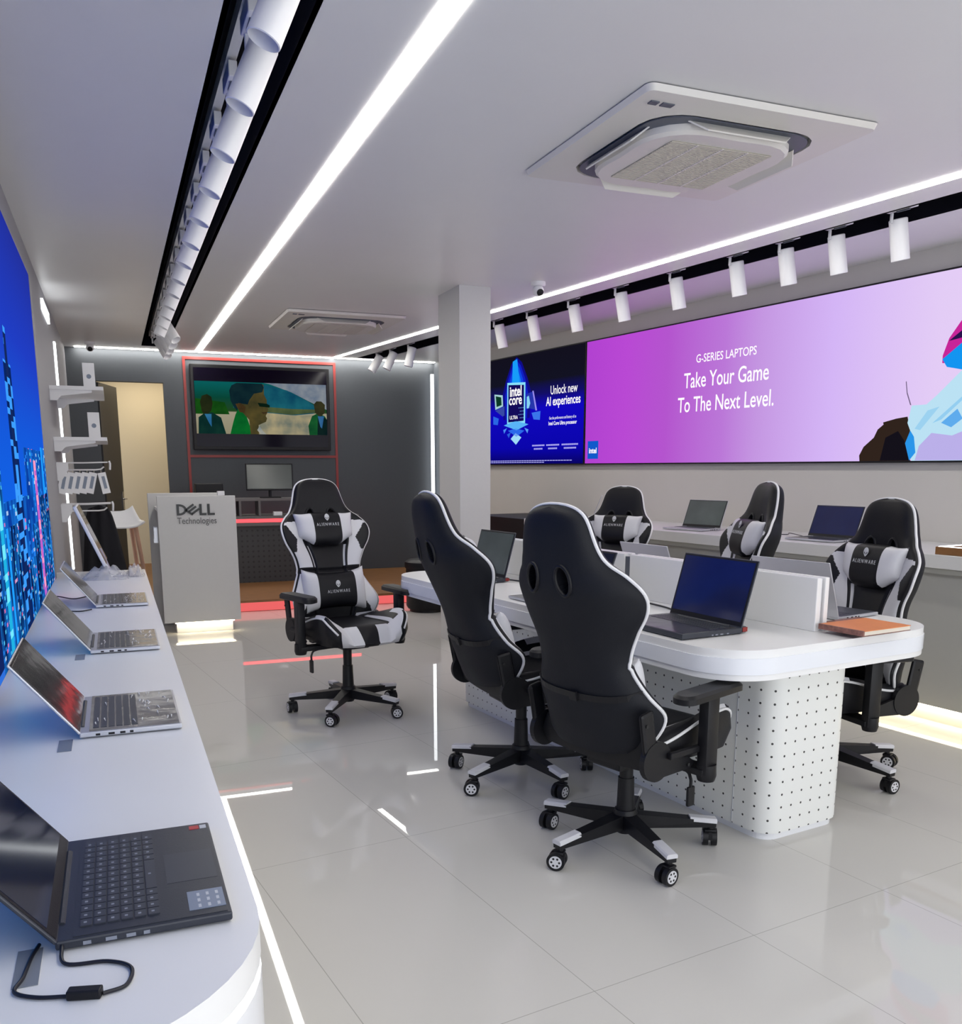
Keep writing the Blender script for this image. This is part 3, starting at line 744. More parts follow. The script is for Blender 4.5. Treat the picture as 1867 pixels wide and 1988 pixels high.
# ================================================================== RECEPTION KIOSK
k = empty('reception_desk', (0.33, 8.15, 0), 0, 'white reception desk with black logo lettering, lit from beneath', 'desk')
MB().box(0, 0.645, 0, 0.05, 0.10, 1.188, bev=0.003).build('front_panel', 'column', k)
MB().box(0.035, 0.61, 0.05, 0.55, 0.10, 1.06).build('cabinet_body', 'white', k)
MB().box(-0.055, 0.60, 0.55, 0.60, 0.0, 1.20, bev=0.003).build('rear_panel', 'column', k)
MB().box(0.0, 0.62, 0.04, 0.56, 1.06, 1.085).build('worktop', 'white', k)
MB().box(0.10, 0.58, 0.06, 0.50, 0.0, 0.10, bev=0.004).build('plinth', 'white', k)
MB().box(0.09, 0.59, 0.030, 0.050, 0.088, 0.0995).build('plinth_light', 'led_warm', k)
b = MB(); b.box(0.50, 0.56, 0.02, 0.07, 1.188, 1.225, bev=0.004); o = b.build('small_white_device', 'white_metal', loc=(0.33, 8.15, 0.0015)); tag(o, 'small white device standing on top of the reception desk', 'device')
b = MB()
for i in range(3): b.box(0.0, 0.03, 0.0, 0.006, 0.0+0.0*i, 0.12, X=T(-0.035+0.002*i, 0.10+0.10*i, 0.80))
for i in range(3): b.box(-0.004, 0.03, -0.004, 0.012, -0.01, 0.03, X=T(-0.035+0.002*i, 0.10+0.10*i, 0.80))
b.build('leaflet_holder', 'alu', k)
# logo lettering
lg = MB(); zf = 0.0
Xl = T(0.155, -0.002, 0.925+0.012) @ R(PI/2, 'X')
hgt = 0.095; sw = 0.020
def stroke(pts, X=Xl): lg.prism(pts, 0, 0.006, X=X)
# D
stroke([(0, 0), (sw, 0), (sw, hgt), (0, hgt)])
n = 12
outer = [(sw + 0.062*math.sin(PI*i/n)*1.0, hgt/2 - hgt/2*math.cos(PI*i/n)) for i in range(n+1)]
inner = [(sw + 0.042*math.sin(PI*i/n), hgt/2 - (hgt/2-0.018)*math.cos(PI*i/n)) for i in range(n+1)]
for i in range(n): stroke([outer[i], outer[i+1], inner[i+1], inner[i]])
# tilted E
Xe = Xl @ T(0.073, 0.042, 0) @ R(math.radians(-38+0), 'Z') @ R(math.radians(76), 'Z')
def seg(p, q, w_=0.017):
    p = Vector((p[0], p[1])); q = Vector((q[0], q[1])); d_ = (q-p).normalized(); nn = Vector((-d_.y, d_.x))*w_/2
    stroke([tuple(p-nn), tuple(q-nn), tuple(q+nn), tuple(p+nn)])
seg((0.072, 0.046), (0.130, 0.004)); seg((0.078, 0.048), (0.140, 0.093)); seg((0.098, 0.030), (0.160, 0.075)); seg((0.122, 0.010), (0.186, 0.056))
# L L
stroke([(0.186, 0), (0.206, 0), (0.206, hgt), (0.186, hgt)]); stroke([(0.206, 0), (0.243, 0), (0.243, sw*0.85), (0.206, sw*0.85)])
stroke([(0.252, 0), (0.272, 0), (0.272, hgt), (0.252, hgt)]); stroke([(0.272, 0), (0.312, 0), (0.312, sw*0.85), (0.272, sw*0.85)])
lg.bm.transform(T(0, 0, 0.088))
lg.build('logo_lettering', 'dell_black', k)
text_mesh('Technologies', 0.078, 'dell_grey', 'logo_subtitle', k, T(0.318, -0.003, 0.953) @ R(PI/2, 'X'), extrude=0.001, sx=0.78)

# ================================================================== BACK WALL: television, desk
tv = empty('television', (1.762, YB, 1.64), 0, 'large television showing a man in sunglasses, framed by red lines on the dark wall', 'television')
W2, TH_ = 0.83, 0.995
MB().box(-W2, W2, -0.07, 0.0, 0, TH_, bev=0.006).build('frame', 'black', tv)
M['tv_black'] = mat('television glass', (0.004, 0.002, 0.010), 0.10, spec=0.10)
MB().box(-W2+0.035, W2-0.035, -0.073, -0.069, 0.04, TH_-0.04).build('screen_glass', 'tv_black', tv)
pc = empty('film_picture', (0, -0.0745, 0)); pc.parent = tv
def soft(name, h, s):
    # picture colour with soft uneven tones, as on the moving film
    m = flat(name, h, s); nt = m.node_tree; e = [n for n in nt.nodes if n.type == 'EMISSION'][0]
    tc = nt.nodes.new('ShaderNodeTexCoord'); n = nt.nodes.new('ShaderNodeTexNoise'); n.inputs['Scale'].default_value = 5.0; n.inputs['Detail'].default_value = 3
    nt.links.new(tc.outputs['Object'], n.inputs['Vector']); mx = nt.nodes.new('ShaderNodeMix'); mx.data_type = 'RGBA'; c = hexc(h)
    mx.inputs['A'].default_value = (c[0]*0.45, c[1]*0.6, c[2]*0.75, 1); mx.inputs['B'].default_value = (c[0]*1.5, c[1]*1.4, c[2]*1.15, 1)
    mr = nt.nodes.new('ShaderNodeMapRange'); mr.inputs['From Min'].default_value = 0.3; mr.inputs['From Max'].default_value = 0.7
    nt.links.new(n.outputs['Fac'], mr.inputs['Value']); nt.links.new(mr.outputs[0], mx.inputs['Factor']); nt.links.new(mx.outputs['Result'], e.inputs[0]); return m
def pic(name, poly, col, layer, s=0.55, uvm=None):
    """flat shape of the picture, poly in screen units x -0.79..0.79, z 0..1"""
    b = MB(); X = T(0, -0.0004*layer, 0) @ R(PI/2, 'X'); b.add([(x, z, 0) for x, z in poly], [tuple(range(len(poly)))], X=X)
    return b.build(name, soft(name, col, s), pc)
zb, zt = 0.19, 0.80; xl, xr = -0.79, 0.785
uvquad('picture_backdrop', grad_mat('tv backdrop', 1, [(0, 'b8b090'), (0.42, 'c8c0a4'), (0.44, '2c5a2c'), (0.7, '0f5a48'), (1, '0f7a78')], 0.55), pc, [(xl, 0, zb), (xr, 0, zb), (xr, 0, zt), (xl, 0, zt)])
pic('sky_patch', [(0.02, zt), (xr, zt), (xr, 0.50), (0.60, 0.58), (0.35, 0.70), (0.08, zt-0.01)], '9aa4b8', 1)
pic('aircraft_hull', [(-0.35, zt-0.02), (0.05, zt-0.02), (0.30, 0.72), (0.55, 0.60), (0.68, 0.52), (0.62, 0.45), (0.35, 0.42), (0.0, 0.45), (-0.35, 0.5)], '1c6a84', 2)
pic('aircraft_hull', [(0.0, 0.46), (0.35, 0.43), (0.63, 0.46), (0.66, 0.50), (0.35, 0.50), (0.0, 0.52)], '5a6a48', 3)
pic('tarmac', [(-0.05, 0.455), (0.35, 0.425), (0.62, 0.43), (0.66, zb), (-0.05, zb)], 'c4b898', 3)
pic('meadow', [(xl, 0.60), (-0.45, 0.56), (-0.40, 0.42), (xl, 0.42)], '1c5a1c', 2)
pic('jacket_left', [(-0.77, zb), (-0.76, 0.38), (-0.69, 0.43), (-0.60, 0.44), (-0.50, 0.38), (-0.45, zb)], '143c38', 3)
pic('shirt_left', [(-0.69, 0.42), (-0.61, 0.42), (-0.615, 0.27), (-0.64, 0.31)], '3c88c0', 4)
pic('head_left', [(-0.72, 0.45), (-0.735, 0.56), (-0.71, 0.63), (-0.65, 0.65), (-0.60, 0.62), (-0.59, 0.54), (-0.61, 0.46), (-0.65, 0.42), (-0.70, 0.42)], '28301c', 4)
pic('neck_coat', [(-0.40, zb), (-0.36, 0.33), (-0.33, 0.42), (-0.29, 0.50), (-0.20, 0.40), (-0.16, 0.27), (-0.16, zb)], '0f7a34', 4)
pic('face_main', [(-0.30, 0.60), (-0.30, 0.52), (-0.24, 0.44), (-0.17, 0.36), (-0.16, zb), (-0.06, zb), (-0.06, 0.30), (0.03, 0.34), (0.045, 0.38), (0.03, 0.41), (0.05, 0.45), (0.065, 0.49), (0.05, 0.53), (0.05, 0.60), (0.02, 0.66), (0.02, 0.78), (-0.20, 0.78)], '5e5432', 5)
pic('hair_main', [(-0.39, 0.70), (-0.36, 0.76), (-0.30, 0.79), (0.0, 0.79), (0.02, 0.745), (0.0, 0.69), (-0.10, 0.67), (-0.16, 0.59), (-0.18, 0.54), (-0.29, 0.555), (-0.305, 0.46), (-0.34, 0.50), (-0.38, 0.58)], '14303a', 6)
pic('ear', [(-0.325, 0.545), (-0.26, 0.555), (-0.205, 0.51), (-0.22, 0.44), (-0.28, 0.45)], '5c4428', 7)
pic('sunglasses', [(-0.06, 0.565), (0.05, 0.555), (0.085, 0.535), (0.08, 0.51), (0.03, 0.515), (-0.04, 0.52)], '10281c', 7)
pic('moustache', [(-0.02, 0.455), (0.045, 0.46), (0.05, 0.44), (0.0, 0.43)], '4a3c28', 7)
pic('collar', [(-0.08, 0.24), (-0.05, 0.29), (-0.02, 0.24), (0.03, zb), (-0.04, zb)], 'c8c8c0', 7)
pic('jacket_right', [(0.56, zb), (0.55, 0.30), (0.60, 0.42), (0.68, 0.46), (0.76, 0.42), (xr, 0.38), (xr, zb)], '1c6438', 4)
pic('jacket_right', [(0.66, zb), (0.67, 0.40), (0.72, 0.43), (xr, 0.38), (xr, zb)], '122a2c', 5)
pic('shirt_right', [(0.67, 0.42), (0.75, 0.42), (0.72, 0.27), (0.70, 0.29)], '3c78b8', 6)
pic('head_right', [(0.64, 0.46), (0.625, 0.56), (0.66, 0.60), (0.72, 0.60), (0.765, 0.56), (0.76, 0.46), (0.70, 0.41)], '3c3c28', 6)

# desk behind
dk = empty('service_desk', (1.20, 10.62, 0.115), 0, 'dark grey service desk with a red light line below its top, under the television', 'desk')
MB().box(0.0, 1.50, 0.0, 0.62, 0.735, 0.765).build('worktop', 'desk_grey', dk)
MB().box(0.0, 1.49, 0.012, 0.60, 0.695, 0.735).build('apron_light', 'led_red', dk)
MB().box(0.0, 1.50, 0.0, 0.62, 0.655, 0.695).build('lower_frame', 'desk_grey', dk)
f = MB().box(0.02, 1.20, 0.05, 0.60, 0.0, 0.655).build('front_panel', 'perf_dark', dk)
me = f.data; u = me.uv_layers.new(name='UVMap')
for l in me.loops: co = me.vertices[l.vertex_index].co; u.data[l.index].uv = (co.x+co.y, co.z)
r = empty('monitor_riser', (1.22, 10.72, 0.881), 0, 'dark monitor riser with an open compartment on the service desk', 'shelf')
MB().box(0.0, 0.80, 0.0, 0.30, 0.17, 0.20).build('riser_top', 'desk_grey', r)
for x in (0.10, 0.32, 0.76): MB().box(x, x+0.025, 0.0, 0.28, 0.0, 0.17).build('riser_leg', 'desk_grey', r)
mn = empty('monitor', (1.70, 10.85, 1.0815), math.radians(-6), 'switched off desktop monitor on the riser below the television', 'monitor')
b = MB(); b.box(-0.12, 0.12, -0.09, 0.09, 0, 0.012, bev=0.003); b.cyl((0, 0.02, 0.01), (0, 0.03, 0.12), 0.018); b.build('stand', 'black', mn)
Xm = T(0, 0, 0.085) @ R(math.radians(-5), 'X')
MB().box(-0.27, 0.27, -0.012, 0.015, 0.0, 0.31, X=Xm, bev=0.004).build('housing', 'black', mn)
MB().box(-0.255, 0.255, -0.0135, -0.0115, 0.018, 0.295, X=Xm).build('display', 'screen_off', mn)
pr = MB().box(0, 0.30, 0, 0.25, 0, 0.19, bev=0.01).build('printer', 'black', loc=(0.86, 10.75, 1.061)); 
cab = MB().box(0.80, 1.19, 10.66, 11.1, 0.1155, 1.06).build('side_cabinet', 'desk_dark'); tag(cab, 'dark side cabinet behind the reception desk carrying the printer', 'cabinet')
tag(pr, 'small black printer seen above the reception desk', 'printer')
o = MB().box(0, 0.10, 0, 0.06, 0, 0.045, bev=0.004).build('card_box', 'white_metal', loc=(1.70, 10.66, 0.8815)); tag(o, 'little white box standing on the service desk top', 'box')

# black drum stool behind the table end
st = empty('ottoman', (2.88, 8.62, 0), 0, 'round black drum stool on the floor behind the far end of the white table', 'stool')
MB().lathe([(0.001, 0.03), (0.20, 0.03), (0.215, 0.06), (0.215, 0.44), (0.001, 0.44)], 32).build('body', 'leather', st, smooth=True)
MB().lathe([(0.001, 0.44), (0.225, 0.44), (0.23, 0.46), (0.225, 0.50), (0.19, 0.52), (0.001, 0.525)], 32).build('cushion', 'leather', st, smooth=True)
MB().lathe([(0.001, 0.0), (0.18, 0.0), (0.18, 0.03), (0.001, 0.03)], 32).build('base', 'black', st)

# ================================================================== RIGHT WALL SCREENS  (local x = s, y = t ; faces -s)
def on_wall(name, t0, t1, z0, z1, label):
    r = empty(name, rw(5.43, t1, z0), A, label, 'lit display'); r['w'] = 0
    MB().box(-0.045, -0.001, -(t1-t0), 0.0, 0, z1-z0).build('frame', 'black', r); return r
Z0, Z1 = 1.456, 2.622
pk = on_wall('advertising_screen', 1.2, 7.355, Z0, Z1, 'long pink and lavender advertising screen on the right wall')
del pk['w']
LP = 7.355-1.2
pink = grad_mat('pink picture', 0, [(0.0, 'b844d8'), (0.10, 'c04cdc'), (0.19, 'bb58d6'), (0.30, 'c27ce0'), (0.36, 'cc9cea'), (0.47, 'dcbcff'), (0.60, 'ecd4ff'), (1.0, 'f4e4ff')], 0.92)
uvquad('picture', pink, pk, [(-0.047, -0.012, 0.012), (-0.047, -LP+0.012, 0.012), (-0.047, -LP+0.012, Z1-Z0-0.012), (-0.047, -0.012, Z1-Z0-0.012)])
def XW(t, z, layer=1, ref=7.355, zr=Z0):   # text/pictures: local x to the right as seen (towards -t), y up, facing -s
    return T(-0.047-0.0012*layer, t-ref, z-zr) @ Matrix(((0, 0, -1, 0), (-1, 0, 0, 0), (0, 1, 0, 0), (0, 0, 0, 1)))
text_mesh('G-SERIES LAPTOPS', 0.092, 'txt_white', 'headline_text', pk, XW(5.50, 2.275), sx=0.88, bold=0.0006)
text_mesh('Take Your Game', 0.175, 'txt_white', 'headline_text', pk, XW(5.50, 2.08), sx=0.76, bold=0.0012)
text_mesh('To The Next Level.', 0.175, 'txt_white', 'headline_text', pk, XW(5.50, 1.885), sx=0.76, bold=0.0012)
M['badge'] = flat('badge blue', '1464e0', 0.8)
MB().add([(0, 0, 0), (0.17, 0, 0), (0.17, 0.17, 0), (0, 0.17, 0)], [(0, 1, 2, 3)], X=XW(7.30, 1.51)).build('maker_badge', 'badge', pk)
text_mesh('intel', 0.072, 'txt_white', 'badge_text', pk, XW(7.215, 1.565, 2), sx=1.0, bold=0.002)
# reclining gamer of the advert, flat shapes of the printed picture
def adv(name, poly, col, layer, s=0.9):
    b = MB(); X = XW(0, 0, layer, 7.355, Z0)
    b.add([(-t_, z_, 0) for t_, z_ in poly], [tuple(range(len(poly)))], X=X); return b.build(name, flat(name, col, s), pk)
adv('picture_backpack', [(4.179, 1.468), (4.185, 1.506), (4.155, 1.563), (4.08, 1.623), (4.055, 1.675), (4.013, 1.706), (4.018, 1.72), (3.922, 1.74), (3.84, 1.749), (3.812, 1.66), (3.835, 1.578), (3.792, 1.468)], '33261f', 1)
adv('picture_backpack', [(3.99, 1.62), (3.90, 1.66), (3.85, 1.60), (3.80, 1.47), (4.02, 1.47)], '16131c', 2)
adv('picture_shirt', [(3.836, 1.709), (3.816, 1.817), (3.713, 1.818), (3.644, 1.873), (3.50, 2.005), (3.30, 2.04), (3.12, 1.98), (2.96, 1.80), (2.90, 1.62), (2.88, 1.468), (3.784, 1.468), (3.831, 1.578), (3.812, 1.66)], 'c4ecff', 2)
adv('picture_shirt', [(3.80, 1.47), (3.84, 1.58), (3.81, 1.66), (3.78, 1.62), (3.76, 1.52)], '2c9cf4', 3)
adv('picture_shirt', [(3.74, 1.56), (3.66, 1.64), (3.52, 1.62), (3.30, 1.70), (3.10, 1.62), (3.05, 1.47), (3.76, 1.47)], 'c4b8f4', 3)
adv('picture_shirt', [(3.42, 1.90), (3.36, 1.93), (3.60, 1.72), (3.66, 1.70)], '9cd8fc', 4)
adv('picture_shirt', [(3.70, 1.78), (3.62, 1.80), (3.74, 1.66), (3.78, 1.67)], 'a4dcfc', 4)
adv('picture_shirt', [(3.60, 1.70), (3.50, 1.78), (3.46, 1.72), (3.53, 1.67)], '64b4f8', 4)
adv('picture_cord', [(3.872, 1.97), (3.866, 1.972), (3.852, 1.90), (3.818, 1.82), (3.826, 1.82), (3.858, 1.895)], '786888', 4)
adv('picture_cap', [(3.631, 2.062), (3.632, 2.108), (3.599, 2.207), (3.531, 2.30), (3.44, 2.37), (3.32, 2.39), (3.20, 2.33), (3.14, 2.22), (3.16, 2.10), (3.495, 2.05)], 'd028a0', 2)
adv('picture_cap', [(3.60, 2.19), (3.51, 2.25), (3.33, 2.31), (3.18, 2.29), (3.17, 2.23), (3.33, 2.24), (3.52, 2.20)], '2a1450', 3)
adv('picture_face', [(3.631, 2.085), (3.511, 2.171), (3.40, 2.19), (3.26, 2.16), (3.22, 2.06), (3.30, 2.00), (3.495, 2.012), (3.596, 2.036)], '149cfc', 4)

bl = on_wall('advertising_screen', 7.365, 9.75, Z0, Z1, 'dark blue advertising screen with a glowing processor card, between column and pink screen')
del bl['w']
blue = grad_mat('blue picture', 1, [(0.0, '0a0466'), (0.15, '0c06b4'), (0.50, '1208c8'), (0.63, '14106a'), (0.75, '141424'), (1.0, '141220')], 0.9)
LB = 9.75-7.365
uvquad('picture', blue, bl, [(-0.047, -0.012, 0.012), (-0.047, -LP*0-LB+0.012, 0.012), (-0.047, -LB+0.012, Z1-Z0-0.012), (-0.047, -0.012, Z1-Z0-0.012)])
def adb(name, poly, col, layer, s=0.95):
    b = MB(); X = XW(0, 0, layer, 9.75, Z0)
    b.add([(-t_, z_, 0) for t_, z_ in poly], [tuple(range(len(poly)))], X=X); return b.build(name, flat(name, col, s) if isinstance(col, str) else col, bl)
for i, (w_, c) in enumerate(((0.30, '100c8c'), (0.24, '1020c8'), (0.18, '1048e8'), (0.12, '1484fc'), (0.07, '50b8ff'))):
    tp = 2.60 - 0.03*i
    adb('picture_glow', [(8.62+w_, 2.20), (8.62+w_*0.75, 2.36), (8.62+w_*0.35, tp-0.06), (8.62, tp), (8.62-w_*0.35, tp-0.06), (8.62-w_*0.75, 2.36), (8.62-w_, 2.20), (8.62-w_*0.9, 1.95), (8.62+w_*0.9, 1.95)], c, 1+i)
adb('picture_rays', [(8.70, 2.33), (8.69, 2.56), (8.60, 2.58), (8.55, 2.33)], '18a0ff', 6)
adb('processor_card', [(8.80, 2.345), (8.43, 2.325), (8.43, 1.90), (8.80, 1.895)], '8ce4ff', 7)
adb('processor_card', [(8.775, 2.32), (8.455, 2.30), (8.455, 1.925), (8.775, 1.92)], '140c5c', 8)
text_mesh('intel', 0.15, 'txt_white', 'card_text', bl, XW(8.62, 2.195, 9, 9.75), sx=0.95, bold=0.004)
text_mesh('core', 0.15, 'txt_white', 'card_text', bl, XW(8.625, 2.105, 9, 9.75), sx=0.95, bold=0.003)
text_mesh('ULTRA', 0.055, 'txt_white', 'card_text', bl, XW(8.66, 1.95, 9, 9.75), bold=0.001)
for i in range(4):
    for j in range(3+i%2):
        z_ = 1.955+0.035*i; t_ = 8.475+0.028*j; adb('card_dot', [(t_, z_), (t_-0.012, z_), (t_-0.012, z_+0.008), (t_, z_+0.008)], '7cb4ff', 9)
# little laptops either side and the crystal below
adb('picture_laptop', [(9.08, 2.24), (9.06, 2.07), (8.89, 2.10), (8.90, 2.22)], 'a8d4d8', 6)
adb('picture_laptop', [(9.05, 2.22), (9.03, 2.10), (8.92, 2.115), (8.93, 2.20)], '0c3c28', 7)
adb('picture_laptop', [(9.06, 2.06), (8.86, 2.10), (8.86, 2.00), (8.90, 1.99)], '3a4ca8', 6)
adb('picture_laptop', [(8.41, 2.20), (8.27, 2.22), (8.24, 2.03), (8.41, 2.06)], '2838b0', 6)
adb('picture_laptop', [(8.29, 2.225), (8.265, 2.225), (8.195, 2.02), (8.225, 2.02)], '9c90f4', 8)
adb('picture_laptop', [(8.40, 2.17), (8.36, 2.18), (8.33, 2.10), (8.36, 2.05), (8.40, 2.05)], '8cd8f8', 7)
for pl_, c in (([(8.87, 1.89), (8.62, 1.93), (8.36, 1.885), (8.60, 1.83)], '5cb8fc'), ([(8.78, 1.83), (8.62, 1.85), (8.44, 1.82), (8.60, 1.76)], '2c6cf0'), ([(8.72, 1.74), (8.62, 1.80), (8.50, 1.75), (8.61, 1.675)], 'a4e0ff'), ([(9.10, 2.0), (8.98, 1.97), (9.0, 1.90), (9.10, 1.91)], '2c68e8'), ([(8.30, 2.0), (8.13, 2.01), (8.14, 1.92), (8.26, 1.93)], '3c78f0'), ([(8.88, 1.84), (8.80, 1.86), (8.86, 1.80)], '4c90f8'), ([(8.44, 1.85), (8.36, 1.83), (8.38, 1.79)], '5ca0fc'), ([(8.80, 1.79), (8.72, 1.81), (8.76, 1.75)], '2c60e0')):
    adb('picture_crystal', pl_, c, 8)
text_mesh('Unlock new', 0.125, 'txt_white', 'slogan_text', bl, XW(7.72, 2.165, 4, 9.75), sx=0.78, bold=0.0008)
text_mesh('AI experiences', 0.125, 'txt_white', 'slogan_text', bl, XW(7.73, 2.055, 4, 9.75), sx=0.80, bold=0.002)
text_mesh('Get the performance and battery of an', 0.042, 'txt_white', 'small_text', bl, XW(7.735, 1.915, 4, 9.75), sx=0.72)
text_mesh('Intel Core Ultra processor', 0.052, 'txt_white', 'small_text', bl, XW(7.735, 1.858, 4, 9.75), sx=0.88, bold=0.001)
M['small_lit'] = flat('small lit text', 'b8b4ff', 0.9)
for t_ in (8.17, 7.90, 7.59):
    for dz, w_ in ((0, 0.24 if t_ > 7.7 else 0.30), (-0.035, 0.17 if t_ > 7.7 else 0.22)):
        b = MB(); n_ = int(w_/0.024)
        for i in range(n_): b.box(i*0.024-w_/2, i*0.024-w_/2+0.019, 0, 0.016, -0.0002, 0.0002)
        b.bm.transform(XW(t_, 1.65+dz, 4, 9.75)); b.build('small_text', 'small_lit', bl)
for z_, a, c_ in ((1.497, 9.70, 7.50), (1.479, 9.70, 8.0)):
    b = MB(); n_ = int((a-c_)/0.05)
    for i in range(n_): b.box(i*0.05, i*0.05+0.042, 0, 0.008, -0.0002, 0.0002)
    b.bm.transform(XW(a, z_, 4, 9.75)); b.build('small_text', 'small_lit', bl)

# ------------------------------------------------------------------ long counter along the right wall
rc_ = empty('wall_counter', rw(0, 0, 0), A, 'long white counter with a grey body along the wall under the pink screen', 'counter')
RZ = 0.955; S0 = 4.62; T0, T1 = 0.6, 7.25
MB().box(S0, 5.428, T0, T1, RZ-0.075, RZ, bev=0.003).build('worktop', 'counter_slab', rc_)
MB().box(S0+0.012, 5.428, T0+0.01, T1, RZ-0.105, RZ-0.075).build('under_rail', 'counter_under', rc_)
MB().box(S0+0.045, 5.42, T0+0.02, T1, 0.10, RZ-0.105).build('cabinet_body', 'grey_panel', rc_)
MB().box(S0+0.095, 5.40, T0+0.04, T1-0.02, 0.0, 0.10).build('plinth', 'wall', rc_)
MB().box(S0+0.054, S0+0.084, T0+0.05, T1-0.02, 0.091, 0.0997).build('plinth_light', 'led_warm', rc_)
bk = MB().box(4.66, 5.42, 7.262, 8.3, 0.0, 0.945, bev=0.004).build('black_cabinet', 'black', rz=A); tag(bk, 'black cabinet against the right wall next to the column', 'cabinet')
def rlap(s, t, dz, label, **k):
    p = rw(s, t, RZ); return laptop(p, A - PI/2 + dz, k.pop('w', 0.36), 0.235, 0.225, k.pop('ang', 112), label, group='laptops on the wall counter', **k)
rlap(4.87, 5.25, math.radians(8), 'silver laptop with grey green screen on the wall counter, between two black chairs', glass='glass_green', deck='alu', w=0.37)
rlap(4.87, 4.04, math.radians(3), 'laptop with dark blue screen on the wall counter, behind the nearest right chair', body='alu', glass='glass_blue', deck='dark_film', w=0.37)
rlap(4.90, 6.75, math.radians(-38), 'silver laptop seen edge on at the far end of the wall counter', body='alu', glass='glass_green', deck='alu', w=0.34)
o = MB().tube(smooth_path([rw(5.0, 4.25, RZ+0.003), rw(5.02, 4.42, RZ+0.02), rw(5.08, 4.50, RZ+0.004), rw(5.0, 4.62, RZ+0.004)]), 0.003, 6).build('power_cable', 'cable', smooth=True); tag(o, 'short black cable left of the blue screen laptop on the wall counter', 'cable')
tr = empty('wooden_tray', rw(4.64, 2.35, RZ+0.0005), A, 'brown wooden tray with a glowing rim at the right end of the wall counter', 'tray')
MB().box(0, 0.45, 0, 0.72, 0, 0.042, bev=0.002).build('tray_body', 'wood', tr)
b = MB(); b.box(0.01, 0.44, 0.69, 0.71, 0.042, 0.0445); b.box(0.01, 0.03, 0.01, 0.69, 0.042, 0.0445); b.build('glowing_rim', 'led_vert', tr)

# ================================================================== CENTRAL TABLE
TZ = 0.80
tb = empty('display_table', (0, 0, 0), A, 'large white display table with rounded corners on a perforated pedestal', 'table')
tol = rrect(2.215, 3.40, 2.165, 4.98, 0.22, 10)[::-1]
slab_stack('t', tol, [('tabletop', TZ-0.030, TZ, 0.0, 'white'), ('edge_band', TZ-0.088, TZ-0.030, 0.004, 'band'), ('bottom_board', TZ-0.110, TZ-0.088, 0.0, 'white')], tb)
pp = rrect(2.56, 3.01, 2.285, 4.72, 0.085, 8)
def perimeter_prism(poly, z0, z1, name, m, parent):
    me = bpy.data.meshes.new(name); n = len(poly); vs = [(x, y, z0) for x, y in poly] + [(x, y, z1) for x, y in poly]
    fs = [(i, (i+1) % n, n+(i+1) % n, n+i) for i in range(n)] + [tuple(range(n, 2*n)), tuple(range(n-1, -1, -1))]
    me.from_pydata(vs, [], fs); me.update(); uv = me.uv_layers.new(name='UVMap')
    L_ = [0]
    for i in range(n): L_.append(L_[-1] + math.dist(poly[i], poly[(i+1) % n]))
    for f in me.polygons:
        if f.index < n:
            i = f.index
            for li, (uu, vv) in zip(f.loop_indices, ((L_[i], z0), (L_[i+1], z0), (L_[i+1], z1), (L_[i], z1))): uv.data[li].uv = (uu+0.027, vv+0.02)
        else:
            for li in f.loop_indices: uv.data[li].uv = (0.027, 0.026)
    me.polygons.foreach_set('use_smooth', [True]*len(me.polygons)); me.set_sharp_from_angle(angle=math.radians(35))
    me.materials.append(m); o = bpy.data.objects.new(name, me); C.objects.link(o); o.parent = parent; return o
perimeter_prism(pp, 0.03, TZ-0.11, 'pedestal', M['perf_white'], tb)
MB().prism(rrect(2.575, 2.995, 2.30, 4.705, 0.07, 8), 0.0, 0.03).build('plinth', 'white_gloss', tb)
b = MB(); b.box(2.558, 2.5605, 2.455, 2.458, 0.03, TZ-0.11); b.build('panel_seam', 'sticker_w', tb)
# low divider boards along the middle
def divider(t0, t1, label):
    r = empty('desk_divider', rw(2.815, t0, TZ), A, label, 'divider', 'white low dividers on the central table')
    for x in (0.0, 0.028, 0.046):
        if x == 0.028: MB().box(x-0.002, x+0.010, 0.01, t1-t0-0.01, 0, 0.203).build('middle_board', 'white_gloss', r)
        else: MB().box(x-0.0, x+0.022, 0, t1-t0, 0, 0.208, bev=0.003).build('board', 'white', r)
divider(2.33, 3.455, 'white low divider boards behind the nearest dark laptop on the table')
divider(3.495, 4.70, 'white low divider boards further back on the table beyond the dark gap')
o = MB().box(0.005, 0.06, 0, 0.034, 0, 0.195).build('divider_post', 'ac_dark', loc=rw(2.815, 3.458, TZ), rz=A); tag(o, 'dark upright strip in the gap between the white table dividers', 'post')
# laptops on the table
def tlap(s, t, face, label, **k):
    return laptop(rw(s, t, TZ), A + (-PI/2 if face < 0 else PI/2) + k.pop('dz', 0.0), k.pop('w', 0.38), k.pop('d', 0.26), k.pop('lh', 0.25), k.pop('ang', 108), label, group='laptops on the central table', **k)
tlap(2.40, 2.65, -1, 'large black gaming laptop with deep blue screen at the near left corner of the table', body='dark_body', deck='dark_film', glass='glass_blue', vent=True, w=0.42, d=0.29, lh=0.262, thick=0.024, ang=106, dz=math.radians(-2))
tlap(2.44, 4.42, -1, 'black laptop with greenish screen beyond the two chair backs at the far table end', body='dark_body', deck='dark_film', glass='glass_green', vent=True, w=0.38, d=0.27, lh=0.26, thick=0.022, ang=106)
tlap(2.40, 3.50, -1, 'thin grey laptop mostly hidden behind the nearest chair back', body='alu', deck='film', glass='glass', w=0.38, d=0.27, lh=0.24, ang=112, lidback='dark_body')
tlap(3.23, 2.66, 1, 'silver laptop turned away at the near right of the table, in front of a chair', body='alu', deck='key', glass='glass_blue', w=0.40, d=0.27, lh=0.245, ang=110, dz=math.radians(3))
